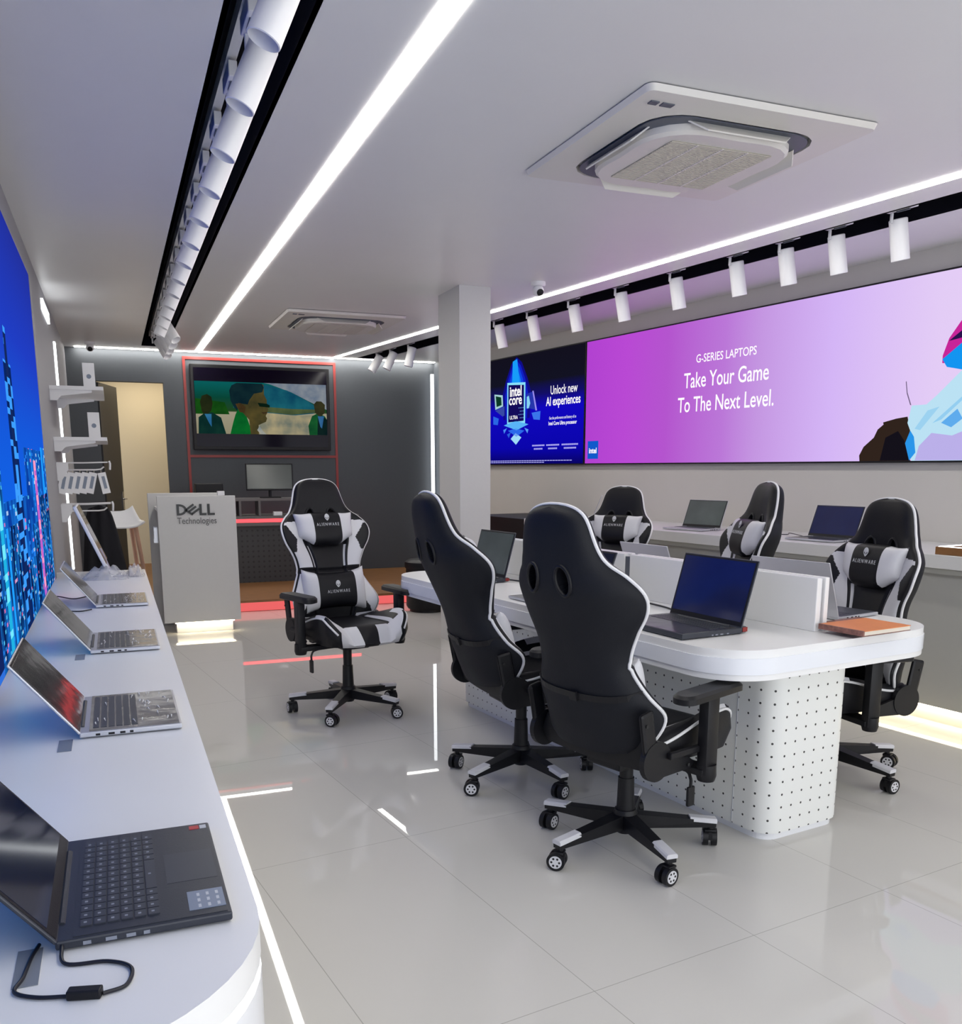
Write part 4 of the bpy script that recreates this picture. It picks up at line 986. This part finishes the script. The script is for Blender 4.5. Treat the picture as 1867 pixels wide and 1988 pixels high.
tlap(3.23, 3.60, 1, 'silver laptop with only its lid top showing over the dividers', body='alu', deck='key', glass='glass_blue', w=0.37, d=0.25, lh=0.245, ang=112)
tlap(3.23, 4.35, 1, 'dark laptop lid peeping over the dividers beside the far right chair', body='dark_body', deck='dark_body', glass='glass', w=0.36, d=0.25, lh=0.26, ang=100)
for pts, lb in (([(2.62, 4.26, TZ+0.01), (2.68, 4.18, TZ+0.004), (2.75, 4.02, TZ+0.004), (2.70, 3.82, TZ+0.004), (2.60, 3.86, TZ+0.004), (2.58, 4.05, TZ+0.004), (2.66, 4.20, TZ+0.004)], 'black cable loop right of the far black laptop on the table'),
                ([(2.60, 2.88, TZ+0.004), (2.70, 3.0, TZ+0.004), (2.74, 3.2, TZ+0.004), (2.72, 3.4, TZ+0.004)], 'thin black cable left of the near gaming laptop along the divider'),
                ([(3.03, 2.47, TZ+0.02), (2.99, 2.44, TZ+0.03), (2.97, 2.50, TZ+0.015), (2.955, 2.60, TZ+0.004)], 'black plug cable between the divider end and the silver laptop')):
    o = MB().tube(smooth_path([rw(*p) for p in pts]), 0.004, 6).build('power_cable', 'cable', smooth=True); tag(o, lb, 'cable', 'cables on the central table')
ms = empty('computer_mouse', rw(2.42, 4.76, TZ), A+0.5, 'small white mouse near the far left corner of the central table', 'mouse')
MB().lathe([(0.001, 0.0005), (0.028, 0.001), (0.030, 0.012), (0.020, 0.026), (0.001, 0.030)], 20, X=Matrix.Diagonal((1, 1.7, 1, 1))).build('shell', 'white_gloss', ms, smooth=True)
MB().box(-0.003, 0.003, 0.018, 0.034, 0.024, 0.031, bev=0.002).build('scroll_wheel', 'ac_dark', ms)
# orange notebook on a patterned one
nb = empty('notebook', rw(3.07, 2.315, TZ), A+math.radians(2), 'patterned notebook lying under the orange one on the table edge', 'book', 'notebooks on the table')
MB().box(-0.13, 0.13, -0.10, 0.11, 0.0005, 0.004).build('cover', 'floral', nb); MB().box(-0.127, 0.127, -0.097, 0.107, 0.004, 0.012).build('pages', 'pages', nb); MB().box(-0.13, 0.13, -0.10, 0.11, 0.012, 0.0145).build('cover', 'floral', nb)
nb = empty('notebook', rw(2.955, 2.214, TZ+0.015), A+math.radians(0), 'orange covered notebook with a floral spine on the near table edge', 'book', 'notebooks on the table')
MB().box(-0.135, 0.135, -0.10, 0.10, 0.0005, 0.003).build('cover', 'floral', nb); MB().box(-0.130, 0.133, -0.098, 0.098, 0.003, 0.018).build('pages', 'pages', nb)
MB().box(-0.135, 0.135, -0.10, 0.10, 0.018, 0.0205).build('cover', 'orange', nb); MB().box(-0.138, -0.130, -0.10, 0.10, 0.0005, 0.0207).build('spine', 'floral', nb)

# ================================================================== GAMING CHAIRS   (face +y)
def interp(tab, x):
    for i in range(len(tab)-1):
        if x <= tab[i+1][0]:
            a, b_ = tab[i], tab[i+1]; k_ = (x-a[0])/(b_[0]-a[0])
            p0 = tab[i-1] if i else a; p3 = tab[i+2] if i+2 < len(tab) else b_
            m1 = (b_[1]-p0[1])/(b_[0]-p0[0]); m2 = (p3[1]-a[1])/(p3[0]-a[0]); h = b_[0]-a[0]
            t2, t3 = k_*k_, k_**3
            return (2*t3-3*t2+1)*a[1] + (t3-2*t2+k_)*h*m1 + (-2*t3+3*t2)*b_[1] + (t3-t2)*h*m2
    return tab[-1][1]
BL = 0.87
WT = [(0, .20), (.03, .240), (.10, .268), (.17, .258), (.24, .226), (.305, .200), (.36, .205), (.42, .228), (.48, .262), (.535, .276), (.585, .268), (.63, .235), (.665, .197), (.71, .170), (.76, .154), (.805, .141), (.835, .124), (.855, .095), (.866, .055), (.87, .02)]
WG = [(0, .05), (.10, .105), (.20, .055), (.30, .035), (.42, .075), (.53, .105), (.62, .075), (.70, .03), (.87, .012)]   # wing curl
MIDY = [(0, .0), (.15, .012), (.30, .022), (.45, .008), (.60, -.008), (.72, .004), (.87, .022)]                            # lumbar curve
THK = [(0, .040), (.1, .055), (.3, .058), (.5, .052), (.7, .046), (.80, .040), (.85, .028), (.87, .010)]
def back_pt(u, v, side):
    wd = interp(WT, u); th = interp(THK, u); x = v*wd
    y = interp(MIDY, u) + interp(WG, u)*abs(v)**2.6 + side*(th*max(0, 1-abs(v)**5)**0.5 + 0.006)
    if side > 0:   # padded centre with bolster grooves
        g = abs(abs(v)-0.46)
        if g < 0.06 and u < 0.62: y -= 0.012*(1-g/0.06)
        if abs(u-0.31) < 0.014: y -= 0.010*(1-abs(u-0.31)/0.014)
    return (x, y, u)
def make_backrest(parent):
    NU, NV = 200, 132; bm = bmesh.new(); grid = {}
    us = [BL*(1-(1-i/NU)**1.0) for i in range(NU+1)]
    us = [BL*(i/NU) for i in range(NU-6)] ; last = us[-1]; us += [last + (BL-last)*math.sin(PI/2*(k+1)/12) for k in range(12)]
    NU = len(us)-1
    for sd in (1, -1):
        for i, u in enumerate(us):
            for j in range(NV+1): grid[sd, i, j] = bm.verts.new(back_pt(u, j/NV*2-1, sd))
    def hole(u, x):
        for cx in (-0.072, 0.072):
            a = math.radians(-12 if cx > 0 else 12); du, dx = u-0.640, x-cx
            p_ = du*math.cos(a)+dx*math.sin(a); q_ = -du*math.sin(a)+dx*math.cos(a)
            if (p_/0.048)**2 + (q_/0.027)**2 < 1: return True
        return False
    cell = {}
    for i in range(NU):
        for j in range(NV):
            uc = (us[i]+us[i+1])/2; vc = (j+0.5)/NV*2-1
            cell[i, j] = hole(uc, vc*interp(WT, uc))
    def front_mat(u, v):
        a = abs(v)
        if a > 0.965: return 0
        if u > 0.625: return 0
        if u > 0.33:
            top = 0.60+0.03*(1-a)
            if u > top: return 0
            if 0.42 < u < 0.585 and a > 0.70+0.22*abs((u-0.50)/0.085)**1.2: return 0
            if a > 0.50 and not (a < 0.56 and u < 0.50): return 1
            if 0.46 < a <= 0.50 and u < 0.46: return 1
            return 0
        if u > 0.295: return 0
        if a > 0.55:
            if u < 0.16 and a < 0.55+(0.16-u)*3.0 and u > 0.04: return 0
            return 1
        return 0
    for i in range(NU):
        for j in range(NV):
            if cell[i, j]: continue
            uc = (us[i]+us[i+1])/2; vc = (j+0.5)/NV*2-1
            for sd in (1, -1):
                q_ = [grid[sd, i, j], grid[sd, i, j+1], grid[sd, i+1, j+1], grid[sd, i+1, j]]
                if sd < 0: q_ = q_[::-1]
                f = bm.faces.new(q_[::-1]); f.material_index = front_mat(uc, vc) if sd > 0 else 2
            for di, dj, e in ((0, -1, ((i, j), (i+1, j))), (0, 1, ((i, j+1), (i+1, j+1))), (-1, 0, ((i, j), (i, j+1))), (1, 0, ((i+1, j), (i+1, j+1)))):
                nb_ = (i+di, j+dj)
                if nb_ not in cell or cell[nb_]:
                    a, c = e
                    f = bm.faces.new([grid[1, a[0], a[1]], grid[1, c[0], c[1]], grid[-1, c[0], c[1]], grid[-1, a[0], a[1]]]); f.material_index = 2
    bmesh.ops.recalc_face_normals(bm, faces=bm.faces)
    me = bpy.data.meshes.new('backrest'); bm.to_mesh(me); bm.free()
    for m in ('leather', 'leather_w', 'shell'): me.materials.append(M[m])
    me.polygons.foreach_set('use_smooth', [True]*len(me.polygons)); me.set_sharp_from_angle(angle=math.radians(50))
    o = bpy.data.objects.new('backrest', me); C.objects.link(o); o.parent = parent; return o
def pillow(name, wd, ht, th, parent, X, flare=0.0, split=0.5):
    n, m = 40, 18; b = MB(); vs = []; fs = []; mats = []
    for sd in (1, -1):
        for j in range(m+1):
            for i in range(n+1):
                u = i/n*2-1; v = j/m*2-1
                k_ = (1-abs(u)**4)*(1-abs(v)**3.0); y = sd*th/2*max(0, k_)**0.45
                hh = ht/2
                if flare:
                    e_ = max(0, (abs(u)-0.40)/0.60); z = v*ht/2*(1-0.42*e_) + 0.024*e_ + 0.018*e_**3*(1 if v > 0 else -0.3)*abs(v); x = u*wd/2*(1+flare*abs(u)**2*max(0, v))
                else: x = u*wd/2; z = v*hh*(0.82+0.25*abs(u)**3)
                vs.append((x, y, z))
    N_ = (n+1)*(m+1); bm = b.bm; V = [bm.verts.new(X @ Vector(p)) for p in vs]
    for s in range(2):
        for j in range(m):
            for i in range(n):
                a = s*N_+j*(n+1)+i; q_ = [V[a], V[a+1], V[a+n+2], V[a+n+1]]
                f = bm.faces.new(q_ if s else q_[::-1]); uc = abs((i+.5)/n*2-1); f.material_index = 1 if uc > split else 0
    bmesh.ops.remove_doubles(bm, verts=bm.verts, dist=0.0004)
    return b.build(name, ['leather', 'leather_w'], parent, smooth=True, sharp=75)
def emblem(parent, X):
    b = MB(); pts = []
    for k in range(20):
        a = 2*PI*k/20; y = math.sin(a)*0.021; x = math.cos(a)*0.015*(1.0 if y > 0 else 1.0-0.55*(abs(y)/0.021)**1.3); pts.append((x, y))
    b.prism(pts, 0.0, 0.0012, X=X @ T(0, 0.022, 0))
    b.mi = 1
    for s in (-1, 1): b.prism([(s*0.002, 0.010), (s*0.006, 0.014), (s*0.0115, 0.022), (s*0.008, 0.022), (s*0.003, 0.016)], 0.0012, 0.0020, X=X @ T(0, 0, 0))
    o = b.build('emblem_print', ['print', 'black'], parent)
    text_mesh('ALIENWARE', 0.026, 'print', 'name_print', parent, X @ T(0, -0.030, 0.0004), sx=0.80, space=1.35, extrude=0.0006)
    return o
def make_chair():
    r = empty('gaming_chair', (0, 0, 0), 0, 'x', 'chair', 'black and white gaming chairs')
    # --- five star base
    b = MB(); b.lathe([(0.001, 0.062), (0.030, 0.062), (0.045, 0.085), (0.048, 0.135), (0.040, 0.155), (0.001, 0.155)], 24); b.build('hub', 'black', r, smooth=True)
    for k in range(5):
        a = math.radians(90+72*k); X = R(a-PI/2, 'Z')
        b = MB(); b.add([(-0.028, 0.03, 0.085), (0.028, 0.03, 0.085), (0.028, 0.03, 0.140), (-0.028, 0.03, 0.140), (-0.017, 0.345, 0.082), (0.017, 0.345, 0.082), (0.019, 0.345, 0.108), (-0.019, 0.345, 0.108)],
              [(0, 1, 5, 4), (1, 2, 6, 5), (2, 3, 7, 6), (3, 0, 4, 7), (4, 5, 6, 7), (0, 3, 2, 1)], X=X)
        lg_ = b.build('base_leg', 'black', r)
        b = MB(); zt_ = lambda y: 0.140 + (0.108-0.140)*(y-0.03)/0.315
        y0, y1 = 0.245, 0.347
        vs = []
        for y in (y0, y1):
            for x, dz in ((-0.0215, -0.010), (-0.0215, 0.002), (-0.016, 0.0065), (0.016, 0.0065), (0.0215, 0.002), (0.0215, -0.010)): vs.append((x, y, zt_(y)+dz))
        b.add(vs, [(i, i+1, i+7, i+6) for i in range(5)] + [(5, 0, 6, 11), (5, 4, 3, 2, 1, 0), (6, 7, 8, 9, 10, 11)], X=X); b.build('foot_pad', 'leather_w', lg_)
        cx = 0.0; pa = [40, 87, -55, -72, 81][k]
        Xc = X @ T(0, 0.327, 0) @ R(math.radians(pa), 'Z') @ T(0, 0.012, 0)
        b = MB(); rw_ = 0.034
        for s in (-1, 1):
            p0 = Xc @ Vector((s*0.007, 0, rw_)); p1 = Xc @ Vector((s*0.026, 0, rw_)); b.cyl(p0, p1, rw_-0.0005, n=28)
        b.cyl(Xc @ Vector((0, -0.012, 0.045)), Xc @ Vector((0, -0.012, 0.09)), 0.011, n=12)
        b.box(-0.007, 0.007, -0.030, 0.014, 0.030, 0.062, X=Xc); b.box(-0.022, 0.022, -0.028, 0.010, 0.060, 0.071, X=Xc, bev=0.004)
        cs = b.build('caster', 'black', lg_, smooth=True)
        for s in (-1, 1):
            b = MB(); b.mi = 0; b.cyl(Xc @ Vector((s*0.0255, 0, rw_)), Xc @ Vector((s*0.0275, 0, rw_)), 0.0235, n=28)
            b.mi = 1
            for h_ in range(6):
                aa = h_*PI/3; p = Vector((0, 0.0145*math.cos(aa), rw_+0.0145*math.sin(aa)))
                b.cyl(Xc @ (p+Vector((s*0.027, 0, 0))), Xc @ (p+Vector((s*0.0279, 0, 0))), 0.0042, n=10)
            b.build('wheel_cap', ['leather_w', 'black'], lg_)
    # --- gas lift and mechanism
    b = MB(); b.lathe([(0.001, 0.15), (0.034, 0.15), (0.030, 0.28), (0.001, 0.28)], 20); b.build('gas_lift_cover', 'black', r, smooth=True)
    up = empty('upper', (0, 0, 0)); up.parent = r
    def U(o): o.parent = r; o['up'] = 1; return o
    U(MB().cyl((0, 0, 0.19), (0, 0, 0.385), 0.024, 0.027, n=20).build('gas_lift', 'black', smooth=True))
    b = MB(); b.box(-0.085, 0.085, -0.13, 0.13, 0.345, 0.385, bev=0.01); b.box(-0.20, 0.20, 0.02, 0.07, 0.375, 0.39); b.box(-0.20, 0.20, -0.09, -0.04, 0.375, 0.39); U(b.build('seat_mechanism', 'black'))
    b = MB(); b.tube(smooth_path([(0.08, 0.06, 0.36), (0.22, 0.06, 0.355), (0.25, 0.06, 0.33), (0.252, 0.06, 0.295)]), 0.006, 8); b.build('x', 'black')
    lv = bpy.data.objects['x']; lv.name = 'height_lever'; lv.data.name = 'height_lever'; U(lv)
    b = MB(); b.box(-0.007, 0.007, -0.019, 0.019, -0.075, 0.0, bev=0.006, X=T(0.253, 0.06, 0.30)); b.build('lever_paddle', 'black', lv)
    # --- seat: centre cushion plus bolsters
    NS = 44; NY = 40; bm = bmesh.new(); G = {}
    def seat_pt(i, j, sd):
        u = i/NS*2-1; v = j/NY; y = -0.185+0.51*v; wd = 0.262 - 0.02*max(0, v-0.75)/0.25*2*abs(v-0.5) - 0.01*(1-v)
        if v > 0.88: wd *= 1-0.16*((v-0.88)/0.12)**2
        x = u*wd
        z = 0.495 + 0.012*v
        z += 0.088*max(0, (abs(u)-0.52)/0.48)**1.3*(0.28+0.72*math.sin(PI/2*min(1, max(0, (v-0.1)/0.68)))**2)
        z -= 0.085*max(0, (v-0.80)/0.20)**2.2
        z -= 0.035*max(0, (abs(u)-0.92)/0.08)**2
        if abs(abs(u)-0.56) < 0.04: z -= 0.008*(1-abs(abs(u)-0.56)/0.04)
        if sd < 0: return (x*0.94, y-0.01*v if v > 0.5 else y, 0.392 + 0.012*abs(u)**2)
        return (x, y, z)
    for sd in (1, -1):
        for i in range(NS+1):
            for j in range(NY+1): G[sd, i, j] = bm.verts.new(seat_pt(i, j, sd))
    def smat(u, v):
        a = abs(u)
        if v > 0.86: return 1 if 0.22 < a < 0.93 else 0
        if a > 0.80 and v > 0.62: return 1
        if 0.575 < a < 0.66 and v > 0.22: return 1
        return 0
    for i in range(NS):
        for j in range(NY):
            u = (i+.5)/NS*2-1; v = (j+.5)/NY
            f = bm.faces.new([G[1, i, j], G[1, i+1, j], G[1, i+1, j+1], G[1, i, j+1]]); f.material_index = smat(u, v)
            bm.faces.new([G[-1, i, j], G[-1, i, j+1], G[-1, i+1, j+1], G[-1, i+1, j]])
    def wall_(a, c, mi=0):
        p0, p1 = G[1, a[0], a[1]], G[1, c[0], c[1]]; q0, q1 = G[-1, a[0], a[1]], G[-1, c[0], c[1]]
        mid0 = bm.verts.new(p0.co.lerp(q0.co, 0.45)*1.0); mid1 = bm.verts.new(p1.co.lerp(q1.co, 0.45))
        for m_, n0 in ((mid0, p0), (mid1, p1)):
            d_ = Vector((n0.co.x, n0.co.y-0.03, 0)).normalized()*0.014; m_.co += d_
        f = bm.faces.new([p0, p1, mid1, mid0]); f.material_index = mi
        f = bm.faces.new([mid0, mid1, q1, q0]); f.material_index = mi
    for i in range(NS):
        u = (i+.5)/NS*2-1
        wall_((i, 0), (i+1, 0)); wall_((i, NY), (i+1, NY), 1 if 0.22 < abs(u) < 0.93 else 0)
    for j in range(NY): wall_((0, j), (0, j+1)); wall_((NS, j), (NS, j+1))
    bmesh.ops.remove_doubles(bm, verts=bm.verts, dist=0.0005); bmesh.ops.recalc_face_normals(bm, faces=bm.faces)
    me = bpy.data.meshes.new('seat'); bm.to_mesh(me); bm.free(); me.materials.append(M['leather']); me.materials.append(M['leather_w'])
    me.polygons.foreach_set('use_smooth', [True]*len(me.polygons)); me.set_sharp_from_angle(angle=math.radians(60))
    so_ = bpy.data.objects.new('seat', me); C.objects.link(so_); U(so_)
    for s in (0, NS):
        pts = [Vector(seat_pt(s, j, 1)) + Vector((0, 0, 0.001)) for j in range(2, NY+1)]
        MB().tube(pts, 0.0055, 8).build('seat_piping', 'piping', so_, smooth=True)
    # --- armrests
    for s in (-1, 1):
        b = MB(); b.box(s*0.315-0.022, s*0.315+0.022, 0.03, 0.095, 0.355, 0.65, bev=0.008); b.box(min(s*0.17, s*0.325), max(s*0.17, s*0.325), 0.025, 0.10, 0.360, 0.386, bev=0.004)
        b.lathe([(0.001, 0.338), (0.030, 0.340), (0.036, 0.36), (0.034, 0.40), (0.001, 0.40)], 16, X=T(s*0.315, 0.062, 0))
        am = b.build('armrest', 'black', smooth=True); U(am)
        b = MB(); o1 = rrect(-0.046, 0.046, -0.185, 0.160, 0.042, 6)
        pts = [[(x, y, 0.0) for x, y in o1], [(x*1.0, y, 0.020) for x, y in o1], [(x*0.80, y*0.95, 0.030) for x, y in o1], [(x*0.7, y*0.9, -0.006) for x, y in o1]]
        n_ = len(o1); vs = pts[3]+pts[0]+pts[1]+pts[2]; fs = [(k_*n_+i, k_*n_+(i+1) % n_, (k_+1)*n_+(i+1) % n_, (k_+1)*n_+i) for k_ in range(3) for i in range(n_)] + [tuple(range(n_-1, -1, -1)), tuple(range(3*n_, 4*n_))]
        b.add([(x, y, z+0.006*math.sin((y+0.13)*11)) for x, y, z in vs], fs, X=T(s*0.315, 0.065, 0.648) @ R(math.radians(s*4), 'Z')); b.build('arm_pad', 'black', am, smooth=True)
    # --- backrest group
    lean = math.radians(15); Xb = T(0, -0.200, 0.455) @ R(lean, 'X')
    bk_ = make_backrest(r); bk_.matrix_local = Xb; bk_['up'] = 1
    pp_ = []
    for i in range(120):
        u = 0.02 + (BL-0.0-0.02)*(math.sin(PI/2*i/119)**0.9); x, y, z = back_pt(u, 1.0, 1); pp_.append(Vector((x+0.001, y-0.004, z)))
    full = pp_ + [Vector((-p.x, p.y, p.z)) for p in pp_[::-1]]
    MB().tube(full, 0.0065, 8).build('backrest_piping', 'piping', bk_, smooth=True)
    for cx in (-1, 1):   # bezels round the belt holes
        for sd in (1, -1):
            ring = []
            for k in range(28):
                a = 2*PI*k/28; p_ = 0.050*math.cos(a); q_ = 0.029*math.sin(a); an = math.radians(-12*cx)
                u = 0.640 + p_*math.cos(an) - q_*math.sin(an); x = cx*0.072 + p_*math.sin(an) + q_*math.cos(an)
                ring.append(Vector(back_pt(u, x/interp(WT, u), sd)))
            MB().tube(ring, 0.0065, 8, closed=True).build('belt_slot_bezel', 'black', bk_, smooth=True)
    # dark straps of the pillow over the back
    b = MB()
    for zz in (0.215,):
        pts = [Vector(back_pt(zz, v/10, -1)) + Vector((0, -0.002, 0)) for v in range(-10, 11)]
        n_ = len(pts); vs = [p + Vector((0, 0, -0.012)) for p in pts] + [p + Vector((0, 0, 0.012)) for p in pts] + [p + Vector((0, -0.003, 0.012)) for p in pts] + [p + Vector((0, -0.003, -0.012)) for p in pts]
        b.add(vs, [(k_*n_+i, k_*n_+i+1, ((k_+1) % 4)*n_+i+1, ((k_+1) % 4)*n_+i) for k_ in range(4) for i in range(n_-1)])
        b.box(-0.018, 0.018, -0.012, -0.002, zz-0.017, zz+0.017, X=T(0.02, pts[10].y, 0))
    b.build('pillow_strap', 'black', bk_)
    Xn = T(0, 0.085, 0.555) @ R(math.radians(4), 'X')
    np_ = pillow('neck_pillow', 0.345, 0.205, 0.105, bk_, Xn, flare=0.10, split=0.52)
    Xt = Xn @ T(0, 0.0545, 0.036) @ Matrix(((-1, 0, 0, 0), (0, 0, 1, 0), (0, 1, 0, 0), (0, 0, 0, 1)))
    emblem(np_, Xt)
    Xn = T(0, 0.100, 0.185) @ R(math.radians(-4), 'X')
    lp_ = pillow('lumbar_pillow', 0.395, 0.25, 0.12, bk_, Xn, flare=0.0, split=0.60)
    Xt = Xn @ T(0, 0.0615, 0.010) @ Matrix(((-1, 0, 0, 0), (0, 0, 1, 0), (0, 1, 0, 0), (0, 0, 0, 1)))
    emblem(lp_, Xt)
    # --- recline brackets
    for s in (-1, 1):
        b = MB(); x0, x1 = sorted((s*0.262, s*0.284))
        b.cyl((x0, -0.165, 0.445), (x1, -0.165, 0.445), 0.070, n=32)
        X = T(0, -0.180, 0.445) @ R(math.radians(11), 'X'); b.box(x0+0.002, x1-0.002, -0.040, 0.026, 0.0, 0.185, X=X, bev=0.012)
        pts = [(-0.05, -0.035), (0.02, -0.058), (0.18, -0.055), (0.205, -0.035), (0.17, -0.012), (0.05, 0.02)]
        Xp = Matrix(((0, 0, 1, 0), (1, 0, 0, -0.165), (0, 1, 0, 0.440), (0, 0, 0, 1))); b.prism(pts, x0+0.004, x1-0.004, X=Xp)
        br = b.build('recline_bracket', 'black'); U(br)
        if s > 0:
            b = MB(); b.box(x1, x1+0.022, -0.12, 0.06, 0.445, 0.470, bev=0.006); b.build('recline_lever', 'black', br)
        b = MB(); b.cyl((s*0.284, -0.225, 0.58), (s*0.2865, -0.225, 0.58), 0.006, n=10); b.cyl((s*0.284, 0.0, 0.402), (s*0.2865, 0.0, 0.402), 0.006, n=10); b.build('screw_cap', 'hole', br)
    bpy.data.objects.remove(up)
    return r
ch0 = make_chair()
chairs = [   # hub position, heading (degrees clockwise from +Y), back recline, lift, label
    ((1.21, 5.12), 168, 15, 0.05, 'black and white gaming chair facing the camera beside the reception desk'),
    ((1.68, 3.68), 88, 19.5, 0.035, 'black gaming chair turned away at the table, left of the two seen from behind'),
    ((1.715, 2.80), 73, 15, 0.0, 'nearest black gaming chair, largest back in the foreground at the table'),
    (tuple(rw(3.79, 4.98)[:2]), 236, 14, -0.015, 'gaming chair behind the far right of the table, left one of the three beyond'),
    (tuple(rw(3.48, 3.66)[:2]), 286, 13, 0.035, 'narrow side view gaming chair behind the middle of the table'),
    (tuple(rw(3.46, 2.74)[:2]), 272, 6.5, -0.04, 'gaming chair at the right side of the table behind the silver laptop'),
]
all_ch = [ch0] + [copy_tree(ch0) for _ in chairs[1:]]
for o, (p, hd, rec, lift, lb) in zip(all_ch, chairs):
    o.location = (p[0], p[1], 0); o.rotation_euler = (0, 0, -math.radians(hd)); o['label'] = lb
    for k_ in kids(o):
        if 'up' in k_.keys():
            k_.location.z += 0.0 if (k_.name.startswith('armrest') and 'table' in lb and lift > 0) else lift; del k_['up']   # armrests stay below the table top
        if k_.name.startswith('backrest'): k_.rotation_euler = (math.radians(rec), 0, 0)
# five star bases turned to match, independent of the seats
star = {0: 28, 1: 61, 2: 34, 3: 0, 4: 15, 5: 29}
for i, o in enumerate(all_ch):
    for k_ in kids(o):
        if k_.name.startswith('base_leg'): k_.rotation_euler = (0, 0, math.radians(star[i]))
